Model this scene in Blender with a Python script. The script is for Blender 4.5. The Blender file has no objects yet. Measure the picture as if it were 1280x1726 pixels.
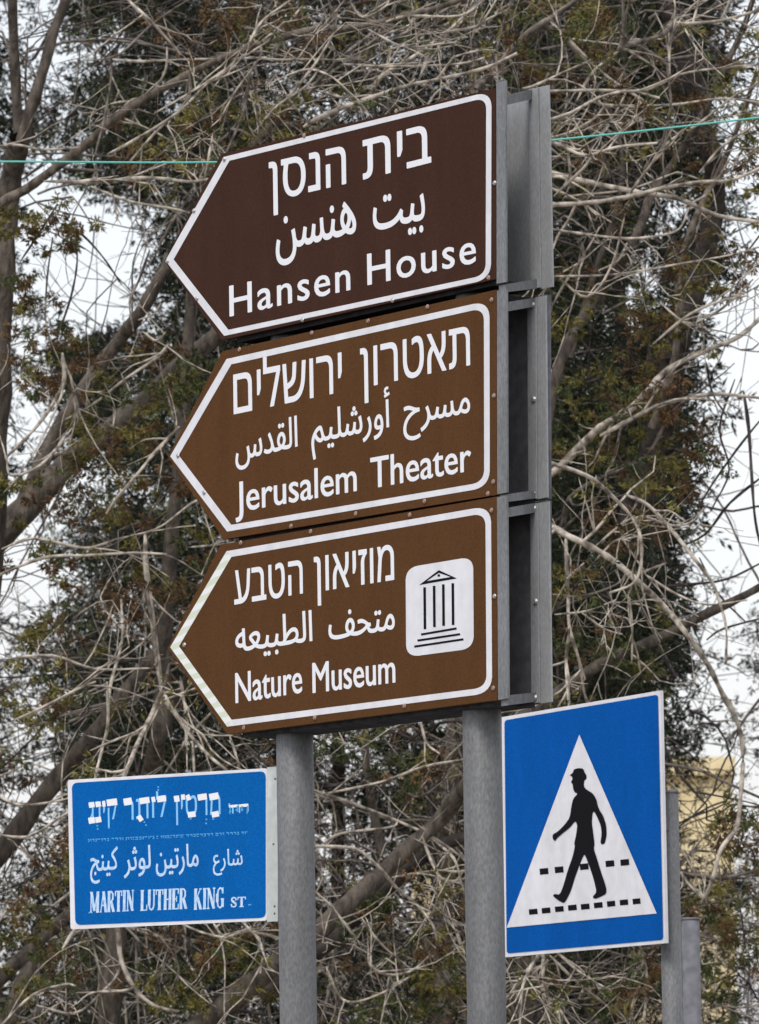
import bpy, bmesh, math, random
import numpy as np
from mathutils import Vector, Matrix

random.seed(7)
rng = np.random.default_rng(11)
SC = bpy.context.scene
COL = SC.collection
R = math.radians

# ------------------------------------------------------------------ camera
FPX, CX, CY = 12000.0, 640.0, 863.0          # focal length and centre in photograph pixels
PITCH, ROLL = math.atan(1337.0 / FPX), -0.015
CAM = np.array([0.0, 0.0, 1.6])
_F = np.array([0, math.cos(PITCH), math.sin(PITCH)])
_R0 = np.array([1.0, 0, 0]); _U0 = np.array([0, -math.sin(PITCH), math.cos(PITCH)])
_R = _R0 * math.cos(ROLL) + _U0 * math.sin(ROLL)
_U = -_R0 * math.sin(ROLL) + _U0 * math.cos(ROLL)
cam_data = bpy.data.cameras.new("camera")
cam = bpy.data.objects.new("camera", cam_data); COL.objects.link(cam)
cam_data.sensor_fit = 'HORIZONTAL'; cam_data.sensor_width = 36.0
cam_data.lens = 36.0 * FPX / 1280.0
cam_data.dof.use_dof = True; cam_data.dof.focus_distance = 14.4; cam_data.dof.aperture_fstop = 34.0
cam_data.clip_start = 0.5; cam_data.clip_end = 3000.0
cam.matrix_world = Matrix(((_R[0], _U[0], -_F[0], CAM[0]), (_R[1], _U[1], -_F[1], CAM[1]),
                           (_R[2], _U[2], -_F[2], CAM[2]), (0, 0, 0, 1)))
SC.camera = cam

# ------------------------------------------------------------------ sky, sun, exposure
SUN_EL, SUN_AZ = 52.0, 200.0                 # degrees; azimuth clockwise from +Y (sun behind the camera, a little left)
world = bpy.data.worlds.new("World"); SC.world = world; world.use_nodes = True
nt = world.node_tree; nt.nodes.clear()
out = nt.nodes.new('ShaderNodeOutputWorld'); bg = nt.nodes.new('ShaderNodeBackground')
sky = nt.nodes.new('ShaderNodeTexSky'); sky.sky_type = 'NISHITA'; sky.sun_disc = False
sky.sun_elevation = R(SUN_EL); sky.sun_rotation = R(SUN_AZ); sky.dust_density = 2.2; sky.air_density = 2.0; sky.ozone_density = 1.0
hsv = nt.nodes.new('ShaderNodeHueSaturation'); hsv.inputs['Saturation'].default_value = 0.22   # thin even cloud
nt.links.new(sky.outputs[0], hsv.inputs['Color']); 
wb = nt.nodes.new('ShaderNodeMix'); wb.data_type = 'RGBA'; wb.blend_type = 'MULTIPLY'; wb.inputs[0].default_value = 1.0
wb.inputs[7].default_value = (0.95, 0.97, 1.06, 1)
nt.links.new(hsv.outputs[0], wb.inputs[6]); nt.links.new(wb.outputs[2], bg.inputs[0]); nt.links.new(bg.outputs[0], out.inputs[0])
bg.inputs[1].default_value = 0.15
sun = bpy.data.lights.new("sun", 'SUN'); sun.energy = 1.25; sun.angle = R(16); sun.color = (1.0, 0.95, 0.88)
so = bpy.data.objects.new("sun", sun); COL.objects.link(so)
_sd = Vector((math.sin(R(SUN_AZ)) * math.cos(R(SUN_EL)), math.cos(R(SUN_AZ)) * math.cos(R(SUN_EL)), math.sin(R(SUN_EL))))
so.rotation_euler = _sd.to_track_quat('Z', 'Y').to_euler(); so.location = _sd * 30
SC.view_settings.view_transform = 'Standard'; SC.view_settings.look = 'None'
SC.view_settings.exposure = 0.38; SC.view_settings.gamma = 1.0
SC.render.engine = 'CYCLES'
SC.cycles.max_bounces = 6; SC.cycles.diffuse_bounces = 3; SC.cycles.transparent_max_bounces = 4

# ------------------------------------------------------------------ rays and planes
def ray(u, v):
    return _F + _R * ((u - CX) / FPX) - _U * ((v - CY) / FPX)
def P(u, v, d):
    return CAM + ray(u, v) * d
def proj(p):
    q = np.asarray(p, float) - CAM
    d = q @ _F
    return CX + FPX * (q @ _R) / d, CY - FPX * (q @ _U) / d, d

class Plane:
    """an upright plane through the point seen at (u, v) at distance d, turned by theta (right end nearer)"""
    def __init__(self, u, v, d, theta):
        t = R(theta)
        self.o = P(u, v, d)
        self.d = np.array([math.cos(t), -math.sin(t), 0.0])       # along the sign, to the right
        self.n = np.array([-math.sin(t), -math.cos(t), 0.0])      # out of its face, towards the street
    def hit(self, u, v, off=0.0):
        r = ray(u, v); o = self.o + self.n * off
        return CAM + r * (((o - CAM) @ self.n) / (r @ self.n))

# ------------------------------------------------------------------ materials
def mat(name, col, rough=0.6, metal=0.0, var=None, scale=30.0, detail=4.0, bump=0.0, bscale=None, spec=0.4, stretch=None, ramp=(0.35, 0.65), dirt=0.0):
    m = bpy.data.materials.new(name); m.use_nodes = True
    n = m.node_tree.nodes; l = m.node_tree.links
    b = n['Principled BSDF']; b.inputs['Roughness'].default_value = rough; b.inputs['Metallic'].default_value = metal
    b.inputs['Specular IOR Level'].default_value = spec
    b.inputs['Base Color'].default_value = (*col, 1)
    tc = n.new('ShaderNodeTexCoord'); src = tc.outputs['Object']
    if stretch:
        mp = n.new('ShaderNodeMapping'); mp.inputs['Scale'].default_value = stretch; l.new(src, mp.inputs[0]); src = mp.outputs[0]
    if var is not None:
        t = n.new('ShaderNodeTexNoise'); t.inputs['Scale'].default_value = scale; t.inputs['Detail'].default_value = detail
        l.new(src, t.inputs['Vector'])
        r = n.new('ShaderNodeValToRGB'); r.color_ramp.elements[0].position = ramp[0]; r.color_ramp.elements[1].position = ramp[1]
        r.color_ramp.elements[0].color = (*col, 1); r.color_ramp.elements[1].color = (*var, 1)
        l.new(t.outputs['Fac'], r.inputs[0]); l.new(r.outputs[0], b.inputs['Base Color'])
    if dirt:
        mp = n.new('ShaderNodeMapping'); mp.inputs['Scale'].default_value = (1, 1, 0.22); l.new(tc.outputs['Object'], mp.inputs[0])
        td = n.new('ShaderNodeTexNoise'); td.inputs['Scale'].default_value = 16; td.inputs['Detail'].default_value = 7; td.inputs['Roughness'].default_value = 0.62
        l.new(mp.outputs[0], td.inputs['Vector'])
        rd = n.new('ShaderNodeValToRGB'); rd.color_ramp.elements[0].position = 0.34; rd.color_ramp.elements[1].position = 0.62
        rd.color_ramp.elements[0].color = (1 - dirt, 1 - dirt, 1 - dirt * 1.1, 1); rd.color_ramp.elements[1].color = (1, 1, 1, 1)
        mx = n.new('ShaderNodeMix'); mx.data_type = 'RGBA'; mx.blend_type = 'MULTIPLY'; mx.inputs[0].default_value = 1
        l.new(td.outputs['Fac'], rd.inputs[0])
        if b.inputs['Base Color'].is_linked: l.new(b.inputs['Base Color'].links[0].from_socket, mx.inputs[6])
        else: mx.inputs[6].default_value = (*col, 1)
        l.new(rd.outputs[0], mx.inputs[7]); l.new(mx.outputs[2], b.inputs['Base Color'])
    if bump:
        t2 = n.new('ShaderNodeTexNoise'); t2.inputs['Scale'].default_value = bscale or scale * 3; t2.inputs['Detail'].default_value = 5
        l.new(src, t2.inputs['Vector'])
        bp = n.new('ShaderNodeBump'); bp.inputs['Strength'].default_value = bump; bp.inputs['Distance'].default_value = 0.01
        l.new(t2.outputs['Fac'], bp.inputs['Height']); l.new(bp.outputs[0], b.inputs['Normal'])
    return m

M = {}
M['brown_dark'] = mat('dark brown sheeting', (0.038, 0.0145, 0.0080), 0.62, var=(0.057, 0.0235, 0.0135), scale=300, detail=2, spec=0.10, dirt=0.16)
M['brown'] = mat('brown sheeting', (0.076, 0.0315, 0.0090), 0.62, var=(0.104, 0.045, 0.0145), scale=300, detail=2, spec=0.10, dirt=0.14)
M['white'] = mat('white reflective sheeting', (0.71, 0.705, 0.725), 0.5, var=(0.655, 0.65, 0.67), scale=40, spec=0.15, dirt=0.1)
M['white_worn'] = mat('white prismatic sheeting', (0.73, 0.735, 0.71), 0.5, var=(0.60, 0.63, 0.50), scale=90, spec=0.15)
_n = M['white_worn'].node_tree.nodes; _l = M['white_worn'].node_tree.links     # faint slanted bands of the prism sheet
_w = _n.new('ShaderNodeTexWave'); _w.inputs['Scale'].default_value = 24; _w.inputs['Distortion'].default_value = 1.2; _w.bands_direction = 'DIAGONAL'
_l.new([q for q in _n if q.type == 'TEX_COORD'][0].outputs['Object'], _w.inputs['Vector'])
_l.new(_w.outputs['Fac'], [q for q in _n if q.type == 'VALTORGB'][0].inputs[0])
M['letter'] = mat('white letter film', (0.73, 0.73, 0.745), 0.5, spec=0.15)
M['black'] = mat('black film', (0.008, 0.008, 0.010), 0.6, spec=0.05)
M['blue'] = mat('blue sheeting', (0.001, 0.068, 0.30), 0.6, var=(0.002, 0.098, 0.39), scale=300, detail=2, spec=0.04, dirt=0.12)
M['blue2'] = mat('blue enamel', (0.001, 0.086, 0.315), 0.55, var=(0.002, 0.116, 0.395), scale=300, detail=2, spec=0.05, dirt=0.1)
M['paleblue'] = mat('pale blue worn letters', (0.22, 0.50, 0.78), 0.5, spec=0.15)
M['bluewhite'] = mat('faded bluish letter film', (0.34, 0.52, 0.74), 0.5, var=(0.54, 0.66, 0.79), scale=120, spec=0.15)
M['fineblue'] = mat('faint fine print', (0.085, 0.33, 0.64), 0.5, spec=0.1)
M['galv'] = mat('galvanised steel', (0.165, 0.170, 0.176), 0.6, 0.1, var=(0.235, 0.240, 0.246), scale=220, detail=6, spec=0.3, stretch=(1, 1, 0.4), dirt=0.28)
M['galv_post'] = mat('galvanised post steel', (0.122, 0.122, 0.124), 0.6, 0.1, var=(0.185, 0.186, 0.188), scale=240, detail=8, spec=0.35, stretch=(1, 1, 0.4), dirt=0.26)
M['galv_dark'] = mat('weathered and shaded steel', (0.115, 0.115, 0.125), 0.8, 0.0, var=(0.17, 0.17, 0.18), scale=40, detail=6, spec=0.1)  # also the painted shade on rear panels inside the covered signs
M['galv_lit'] = mat('lit zinc steel', (0.29, 0.295, 0.30), 0.7, 0.0, var=(0.36, 0.365, 0.37), scale=220, detail=6, spec=0.3, stretch=(1, 1, 0.4), dirt=0.2)  # steel paled to make up for shade behind the front panel
M['steel_shade'] = mat('shade black steel', (0.035, 0.034, 0.036), 0.9, var=(0.06, 0.058, 0.06), scale=40, spec=0.0)  # black base colour stands for the shade below and between the signs
M['bracket'] = mat('painted aluminium bracket', (0.50, 0.53, 0.52), 0.5, 0.1, var=(0.58, 0.61, 0.60), scale=60, dirt=0.2)
M['rivet'] = mat('rivet metal', (0.38, 0.36, 0.35), 0.4, 0.5)
M['rivet_rust'] = mat('rusty rivet', (0.22, 0.12, 0.08), 0.7, 0.0, var=(0.34, 0.26, 0.22), scale=300)
M['wire'] = mat('turquoise cable', (0.11, 0.43, 0.37), 0.5)
M['bark'] = mat('grey brown bark', (0.050, 0.041, 0.034), 0.95, var=(0.130, 0.108, 0.086), scale=48, detail=10, bump=1.0, bscale=110, spec=0.15, stretch=(1, 1, 0.35))
M['bark_tan'] = mat('tan bark', (0.060, 0.048, 0.037), 0.95, var=(0.185, 0.155, 0.122), scale=48, detail=10, bump=0.9, bscale=110, spec=0.15, stretch=(1, 1, 0.35))
M['bark_dark'] = mat('dark bark', (0.022, 0.018, 0.016), 0.95, var=(0.062, 0.052, 0.044), scale=24, detail=8, bump=0.7, spec=0.12)
M['twig'] = mat('pale twig bark', (0.115, 0.095, 0.076), 0.9, var=(0.53, 0.465, 0.38), scale=34, detail=6, spec=0.2)
M['twig_grey'] = mat('grey twig bark', (0.055, 0.045, 0.038), 0.9, var=(0.23, 0.195, 0.165), scale=34, detail=6, spec=0.2)
M['twig_dark'] = mat('dark twig bark', (0.022, 0.018, 0.017), 0.9, var=(0.085, 0.07, 0.062), scale=26, detail=6, spec=0.15)
def leafmat(name, c, v):
    m = mat(name, c, 0.65, var=v, scale=14, detail=5, spec=0.2)
    b = m.node_tree.nodes['Principled BSDF']
    b.inputs['Subsurface Weight'].default_value = 0.0
    return m
M['olive'] = leafmat('olive scale leaves', (0.046, 0.042, 0.012), (0.205, 0.175, 0.045))
M['rust'] = leafmat('rusty dying leaves', (0.052, 0.031, 0.015), (0.150, 0.086, 0.036))
M['green'] = leafmat('mid green leaves', (0.026, 0.036, 0.013), (0.100, 0.112, 0.036))
M['deep'] = leafmat('deep green conifer leaves', (0.0065, 0.0095, 0.0055), (0.026, 0.033, 0.017))
M['asphalt'] = mat('asphalt', (0.045, 0.045, 0.047), 0.9, var=(0.07, 0.07, 0.07), scale=60, bump=0.3)
M['pave'] = mat('concrete paving', (0.30, 0.28, 0.26), 0.9, var=(0.38, 0.36, 0.33), scale=8, bump=0.2)
M['soil'] = mat('dry soil and litter', (0.12, 0.09, 0.06), 0.95, var=(0.2, 0.16, 0.1), scale=4, bump=0.5)
M['stone'] = mat('cream building stone', (0.62, 0.50, 0.28), 0.85, var=(0.74, 0.62, 0.38), scale=2.5, bump=0.1)
M['glass'] = mat('window glass', (0.03, 0.035, 0.04), 0.08)
M['frame'] = mat('window frame paint', (0.55, 0.53, 0.5), 0.5)
M['roof'] = mat('flat roof screed', (0.42, 0.4, 0.37), 0.9)

# ------------------------------------------------------------------ object helpers
def link(o, parent=None):
    COL.objects.link(o)
    if parent is not None:
        o.parent = parent
        o.matrix_parent_inverse = parent.matrix_world.inverted()
    return o
def thing(name, loc, label, cat, group=None):
    o = bpy.data.objects.new(name, None); o.location = Vector(loc); o.empty_display_size = 0.1
    COL.objects.link(o); o['label'] = label; o['category'] = cat
    if group: o['group'] = group
    o.matrix_world = Matrix.Translation(Vector(loc))
    return o
def mesh_obj(name, verts, faces, mats, parent=None, smooth=False, midx=None):
    me = bpy.data.meshes.new(name)
    verts = np.asarray(verts, np.float32).reshape(-1, 3)
    if isinstance(faces, np.ndarray):
        nf, k = faces.shape
        me.vertices.add(len(verts)); me.vertices.foreach_set('co', verts.ravel())
        me.loops.add(nf * k); me.loops.foreach_set('vertex_index', faces.astype(np.int32).ravel())
        me.polygons.add(nf)
        me.polygons.foreach_set('loop_start', np.arange(0, nf * k, k, dtype=np.int32))
        me.polygons.foreach_set('loop_total', np.full(nf, k, np.int32))
    else:
        me.from_pydata([tuple(v) for v in verts], [], [tuple(f) for f in faces])
    for m in (mats if isinstance(mats, (list, tuple)) else [mats]):
        me.materials.append(m)
    if midx is not None:
        me.polygons.foreach_set('material_index', np.asarray(midx, np.int32))
    if smooth:
        me.polygons.foreach_set('use_smooth', np.ones(len(me.polygons), bool))
    me.update(); me.validate()
    o = bpy.data.objects.new(name, me)
    return link(o, parent)

class MB:
    def __init__(s): s.v = []; s.f = []
    def poly(s, pts):
        i = len(s.v); s.v += [tuple(p) for p in pts]; s.f.append(tuple(range(i, i + len(pts))))
    def prism(s, front, back):
        n = len(front); i = len(s.v)
        s.v += [tuple(p) for p in front] + [tuple(p) for p in back]
        s.f.append(tuple(range(i, i + n))); s.f.append(tuple(range(i + 2 * n - 1, i + n - 1, -1)))
        for k in range(n):
            j = (k + 1) % n
            s.f.append((i + j, i + k, i + n + k, i + n + j))
    def ring(s, outer, inner):
        n = len(outer); i = len(s.v)
        s.v += [tuple(p) for p in outer] + [tuple(p) for p in inner]
        for k in range(n):
            j = (k + 1) % n
            s.f.append((i + k, i + j, i + n + j, i + n + k))
    def build(s, name, m, parent=None, smooth=False):
        me = bpy.data.meshes.new(name); me.from_pydata(s.v, [], s.f); me.materials.append(m)
        bm = bmesh.new(); bm.from_mesh(me)
        big = [f for f in bm.faces if len(f.verts) > 4]
        if big: bmesh.ops.triangulate(bm, faces=big)
        bmesh.ops.recalc_face_normals(bm, faces=bm.faces)
        bm.to_mesh(me); bm.free()
        if smooth: me.polygons.foreach_set('use_smooth', np.ones(len(me.polygons), bool))
        me.update()
        return link(bpy.data.objects.new(name, me), parent)

def quad_prism(mb, pl, pts, off0, off1):
    """pixel polygon on plane pl, from offset off0 (front) back to off1, depth along the plane's normal"""
    fr = [pl.hit(u, v, off0) for u, v in pts]
    mb.prism(fr, [p + pl.n * (off1 - off0) for p in fr])

def rounded(pts, rad, seg=6):
    """pixel polygon with rounded corners; rad per corner"""
    out = []
    n = len(pts)
    for i in range(n):
        p = np.array(pts[i], float); a = np.array(pts[i - 1], float); b = np.array(pts[(i + 1) % n], float)
        r = rad[i]
        if r <= 0:
            out.append(p); continue
        da = (a - p) / np.linalg.norm(a - p); db = (b - p) / np.linalg.norm(b - p)
        s, e = p + da * r, p + db * r
        for k in range(seg + 1):
            t = k / seg
            c = (1 - t) ** 2 * s + 2 * t * (1 - t) * (p * 0.88 + (s + e) * 0.06) + t * t * e
            out.append(c)
    return [tuple(q) for q in out]

def inset(pts, w):
    """move each edge i (pts[i] to pts[i+1]) inwards by w[i] pixels"""
    n = len(pts); p = [np.array(q, float) for q in pts]
    c = sum(p) / n; lines = []
    for i in range(n):
        a, b = p[i], p[(i + 1) % n]
        t = (b - a) / np.linalg.norm(b - a); nn = np.array([-t[1], t[0]])
        if (c - a) @ nn < 0: nn = -nn
        lines.append((a + nn * w[i], t))
    out = []
    for i in range(n):
        (a, t), (b, s) = lines[i - 1], lines[i]
        k = np.linalg.solve(np.array([t, -s]).T, b - a)
        out.append(tuple(a + t * k[0]))
    return out

def tube_verts(pts, rads, sides, cap=True):
    pts = np.asarray(pts, float); n = len(pts)
    t = np.gradient(pts, axis=0); t /= np.linalg.norm(t, axis=1)[:, None] + 1e-12
    ref = np.array([0.0, 0, 1]) if abs(t[:, 2]).mean() < 0.8 else np.array([1.0, 0, 0])
    a = np.cross(t, ref); a /= np.linalg.norm(a, axis=1)[:, None] + 1e-12
    b = np.cross(t, a)
    ang = np.arange(sides) * (2 * math.pi / sides)
    ring = pts[:, None, :] + np.asarray(rads)[:, None, None] * (np.cos(ang)[None, :, None] * a[:, None, :] + np.sin(ang)[None, :, None] * b[:, None, :])
    v = ring.reshape(-1, 3)
    i = np.arange(n - 1)[:, None] * sides; j = np.arange(sides)[None, :]; j2 = (j + 1) % sides
    f = np.stack([i + j, i + j2, i + sides + j2, i + sides + j], -1).reshape(-1, 4)
    return v, f

class Tubes:
    def __init__(s): s.v = []; s.f = []; s.m = []; s.n = 0
    def add(s, pts, rads, sides=5, mi=0):
        v, f = tube_verts(pts, rads, sides)
        s.v.append(v); s.f.append(f + s.n); s.m.append(np.full(len(f), mi)); s.n += len(v)
    def build(s, name, mats, parent=None):
        if not s.v: return None
        return mesh_obj(name, np.concatenate(s.v), np.concatenate(s.f), mats, parent, True, np.concatenate(s.m))

def smooth_path(pts, per=4):
    """Catmull-Rom through the rows of pts"""
    p = np.asarray(pts, float)
    if len(p) < 3:
        t = np.linspace(0, 1, per * 2 + 1)[:, None]; return p[0] * (1 - t) + p[-1] * t
    q = np.vstack([2 * p[0] - p[1], p, 2 * p[-1] - p[-2]]); out = []
    for i in range(1, len(q) - 2):
        for k in range(per):
            t = k / per
            out.append(0.5 * (2 * q[i] + (q[i + 1] - q[i - 1]) * t + (2 * q[i - 1] - 5 * q[i] + 4 * q[i + 1] - q[i + 2]) * t * t
                              + (3 * q[i] - q[i - 1] - 3 * q[i + 1] + q[i + 2]) * t ** 3))
    out.append(p[-1])
    return np.array(out)

# ------------------------------------------------------------------ ground
def sheet(name, x0, x1, y0, y1, z0, z1, m):
    mb = MB()
    mb.prism([(x0, y0, z1), (x1, y0, z1), (x1, y1, z1), (x0, y1, z1)], [(x0, y0, z0), (x1, y0, z0), (x1, y1, z0), (x0, y1, z0)])
    o = mb.build(name, m); o['kind'] = 'structure'; return o
sheet('ground', -800, 800, -800, 1500, -0.5, -0.02, M['soil'])
sheet('road', -60, 60, -6, 12.6, -0.018, -0.012, M['asphalt'])
sheet('pavement', -60, 60, 12.6, 18.4, -0.018, 0.12, M['pave'])

# ------------------------------------------------------------------ lettering from the built-in font
_FC = {}
def contours(text, space=1.0):
    """closed outlines of a line of text, sampled from the font's curves"""
    if (text, space) in _FC: return _FC[(text, space)]
    c = bpy.data.curves.new('t', 'FONT'); c.body = text; c.space_character = space
    o = bpy.data.objects.new('t', c); COL.objects.link(o); bpy.context.view_layer.update()
    dg = bpy.context.evaluated_depsgraph_get(); oe = o.evaluated_get(dg); cu = oe.to_curve(dg); res = []
    for sp in cu.splines:
        if sp.type == 'BEZIER':
            bp = sp.bezier_points; pts = []
            for i in range(len(bp)):
                p, q = bp[i], bp[(i + 1) % len(bp)]
                a, h0, h1, e = (np.array(x[:2]) for x in (p.co, p.handle_right, q.handle_left, q.co))
                k = 1 if np.linalg.norm(np.cross(h0 - a, e - a)) < 1e-6 and np.linalg.norm(np.cross(h1 - a, e - a)) < 1e-6 else 4
                for j in range(k):
                    t = j / k; pts.append((1 - t) ** 3 * a + 3 * t * (1 - t) ** 2 * h0 + 3 * t * t * (1 - t) * h1 + t ** 3 * e)
        else:
            pts = [np.array(x.co[:2]) for x in sp.points]
        if len(pts) > 2: res.append(np.array(pts))
    oe.to_curve_clear(); bpy.data.objects.remove(o); bpy.data.curves.remove(c)
    _FC[(text, space)] = res; return res
from mathutils.geometry import delaunay_2d_cdt
def fill(loops):
    """triangles of the union (non-zero winding) of closed loops"""
    v = []; e = []
    for l in loops:
        i = len(v); v += [Vector((float(p[0]), float(p[1]))) for p in l]; e += [(i + k, i + (k + 1) % len(l)) for k in range(len(l))]
    vo, _, fo, _, _, _ = delaunay_2d_cdt(v, e, [], 0, 1e-7)
    V = np.array([q[:] for q in vo]); keep = []
    A = np.concatenate(loops); B = np.concatenate([np.roll(l, -1, 0) for l in loops])
    for f in fo:
        c = V[list(f)].mean(0)
        up = (A[:, 1] <= c[1]) & (B[:, 1] > c[1]); dn = (A[:, 1] > c[1]) & (B[:, 1] <= c[1])
        cr = (B[:, 0] - A[:, 0]) * (c[1] - A[:, 1]) - (c[0] - A[:, 0]) * (B[:, 1] - A[:, 1])
        if ((up & (cr > 0)).sum() - (dn & (cr < 0)).sum()) != 0: keep.append(tuple(f))
    return V, keep
UP = np.array([-0.015, -1.0])
def word(parent, name, pl, text, u0, v0, u1, v1, h, ref, off, bold=0.0, space=1.0, m='letter'):
    """one word of cut film between the pixel points (u0,v0) and (u1,v1) of its baseline; a glyph height of ref is h pixels;
    bold thickens it by that many pixels"""
    ls = contours(text, space)
    xa = min(l[:, 0].min() for l in ls); xb = max(l[:, 0].max() for l in ls)
    u0 += bold; u1 -= bold; px = []
    for l in ls:
        t = (l[:, :1] - xa) / (xb - xa)
        px.append(np.array([u0, v0]) + t * np.array([u1 - u0, v1 - v0]) + UP * (l[:, 1:] * h / ref))
    if bold:
        sh = [(math.cos(a) * bold, math.sin(a) * bold * 0.85) for a in (0.3, 1.35, 2.4, 3.44, 4.49, 5.53)]
        px = [p + np.array(q) for q in sh for p in px]
    V, f = fill(px)
    mb = MB(); mb.v = [tuple(pl.hit(p[0], p[1], off)) for p in V]; mb.f = f
    return mb.build(name, M[m], parent)
def stroke(mb, pl, pts, w, off):
    """flat stroke of pixel width w along a pixel polyline"""
    p = [np.array(q, float) for q in pts]; L, Rr = [], []
    for i in range(len(p)):
        a = p[max(i - 1, 0)]; b = p[min(i + 1, len(p) - 1)]
        t = (b - a) / (np.linalg.norm(b - a) + 1e-9); nn = np.array([-t[1], t[0]])
        ww = w if not isinstance(w, (list, tuple)) else w[i]
        L.append(p[i] + nn * ww / 2); Rr.append(p[i] - nn * ww / 2)
    i = len(mb.v); n = len(p)
    mb.v += [tuple(pl.hit(q[0], q[1], off)) for q in L + Rr]
    for k in range(n - 1): mb.f.append((i + k, i + k + 1, i + n + k + 1, i + n + k))

# ------------------------------------------------------------------ the three brown direction signs
BR = Plane(836, 800, 14.3, 51.5)
DEEP = 0.125
_dome = None
def rivet(pl, u, v, off, parent, m, r=0.0055):
    mb = MB(); c = pl.hit(u, v, off); z = np.array([0, 0, 1.0])
    k = 8
    a = [c + (pl.d * math.cos(t) + z * math.sin(t)) * r for t in [2 * math.pi * i / k for i in range(k)]]
    b = [c + pl.n * r * 0.5 + (pl.d * math.cos(t) + z * math.sin(t)) * r * 0.6 for t in [2 * math.pi * i / k for i in range(k)]]
    mb.prism(b, a)
    return mb.build('rivet', m, parent)

def direction_sign(label, panel, border, bw, crad, film, white, flange, bars, rear, webs, screws, open_top, bolts):
    root = thing('direction_sign', BR.hit(*panel[3]), label, 'road sign', 'brown direction signs on the two posts')
    # front tray
    mb = MB(); quad_prism(mb, BR, panel, 0.0, -0.016)
    front = mb.build('front_panel', film, root)
    # white border
    inner = inset(border, bw)
    r0 = [0, 0, crad, crad, 0]; r1 = [0, 0, crad * 0.72, crad * 0.72, 0]
    mb = MB(); mb.ring([BR.hit(u, v, 0.0006) for u, v in rounded(border, r0)], [BR.hit(u, v, 0.0006) for u, v in rounded(inner, r1)])
    bo = mb.build('border', M['white'], root)
    if white is not M['white']:       # the chevron strips were replaced with prismatic film
        bo.data.materials.append(white)
        for k in (0, len(bo.data.polygons) - 1): bo.data.polygons[k].material_index = 1
    # rear tray
    fr = [BR.hit(u, v, 0) - BR.n * (DEEP + 0.004) for u, v in panel]
    mb = MB(); mb.prism(fr, [p - BR.n * 0.014 for p in fr]); mb.build('rear_panel', M['galv_lit'] if open_top else M['galv_dark'], root)
    # end frame
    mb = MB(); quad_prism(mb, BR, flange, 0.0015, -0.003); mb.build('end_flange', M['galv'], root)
    mb = MB(); quad_prism(mb, BR, rear, -DEEP + 0.0015, -DEEP - 0.0025); mb.build('rear_flange', M['galv_lit'], root)
    mb = MB(); quad_prism(mb, BR, webs, -DEEP + 0.006, -DEEP + 0.003); mb.build('rear_web', M['galv_lit'], root)
    for q in bars:      # plates joining front and rear at the end: front-top, rear-top, rear-bottom, front-bottom
        a = [BR.hit(*q[0], -0.004), BR.hit(*q[1], -DEEP + 0.007), BR.hit(*q[2], -DEEP + 0.007), BR.hit(*q[3], -0.004)]
        mb = MB(); mb.prism(a, [p - BR.d * 0.022 for p in a]); mb.build('frame_bar', M['galv'], root)
    # long rails between the trays, shade-black; top ones added to darken the inside
    z = np.array([0, 0, 1.0])
    ends = [(panel[4], panel[3], 0.004)] + ([] if open_top else [(panel[1], panel[2], -0.014)])
    for a, b, dz in ends:
        pa, pb = BR.hit(*a, 0) + BR.d * 0.03, BR.hit(*b, 0) - BR.d * 0.03
        o0, o1 = -0.018, -DEEP + 0.002
        t = [pa + BR.n * o0 + z * dz, pb + BR.n * o0 + z * dz, pb + BR.n * o1 + z * dz, pa + BR.n * o1 + z * dz]
        mb = MB(); mb.prism(t, [p + z * (0.010 if dz < 0 else -0.012) for p in t]); mb.build('cover_plate', M['steel_shade'], root)
    for u, v in bolts: rivet(BR, u, v, -DEEP + 0.007, root, M['rivet'], 0.0075).name = 'bolt'
    for u, v, rust in screws:
        rivet(BR, u, v, 0.0012, front, M['rivet_rust'] if rust else M['rivet'])
    return root
LO = 0.0006
HEB, CAP = 0.555, 0.727

s1 = direction_sign('dark brown arrow sign on top of the stack, reading Hansen House in three scripts',
    [(277, 440), (373, 259), (836, 148), (837, 470), (374, 573)],
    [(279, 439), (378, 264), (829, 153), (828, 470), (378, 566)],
    [11, 8.5, 9, 8.5, 12], 25, M['brown_dark'], M['white'],
    [(837, 139), (852.5, 135), (853, 475), (837.5, 478)],
    [[(852, 161), (897, 150), (897, 167), (852, 177)], [(853, 479), (905, 470), (905, 486), (853, 492)]],
    [(906, 147), (925, 143), (932, 483), (911, 487)],
    [(892, 150), (906.5, 147), (911.5, 484), (895, 486)],
    [(378, 268, 0), (513, 228, 1), (668, 187, 1), (834, 308, 0), (824, 468, 1), (662, 506, 0), (510, 539, 0), (282, 440, 0), (327, 355, 0), (332, 503, 0)], True, [])
word(s1, 'hebrew_lettering', BR, 'ןסנה', 454, 338, 584, 309, 60, HEB, LO, 0.8)
word(s1, 'hebrew_lettering', BR, 'תיב', 612, 302, 727.5, 273, 61, HEB, LO, 0.8)
word(s1, 'arabic_lettering', BR, 'ﻦﺴﻨﻫ', 465, 424, 601, 391, 80, 0.72, LO, 0.9)
word(s1, 'arabic_lettering', BR, 'ﺖﻴﺑ', 629, 387, 717, 369, 78, 0.72, LO, 0.9)
word(s1, 'english_lettering', BR, 'Hansen', 387, 533, 591, 488, 54, CAP, LO, 0.7, 1.12)
word(s1, 'english_lettering', BR, 'House', 619.5, 480, 803, 442, 55, CAP, LO, 0.7, 1.12)

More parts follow.
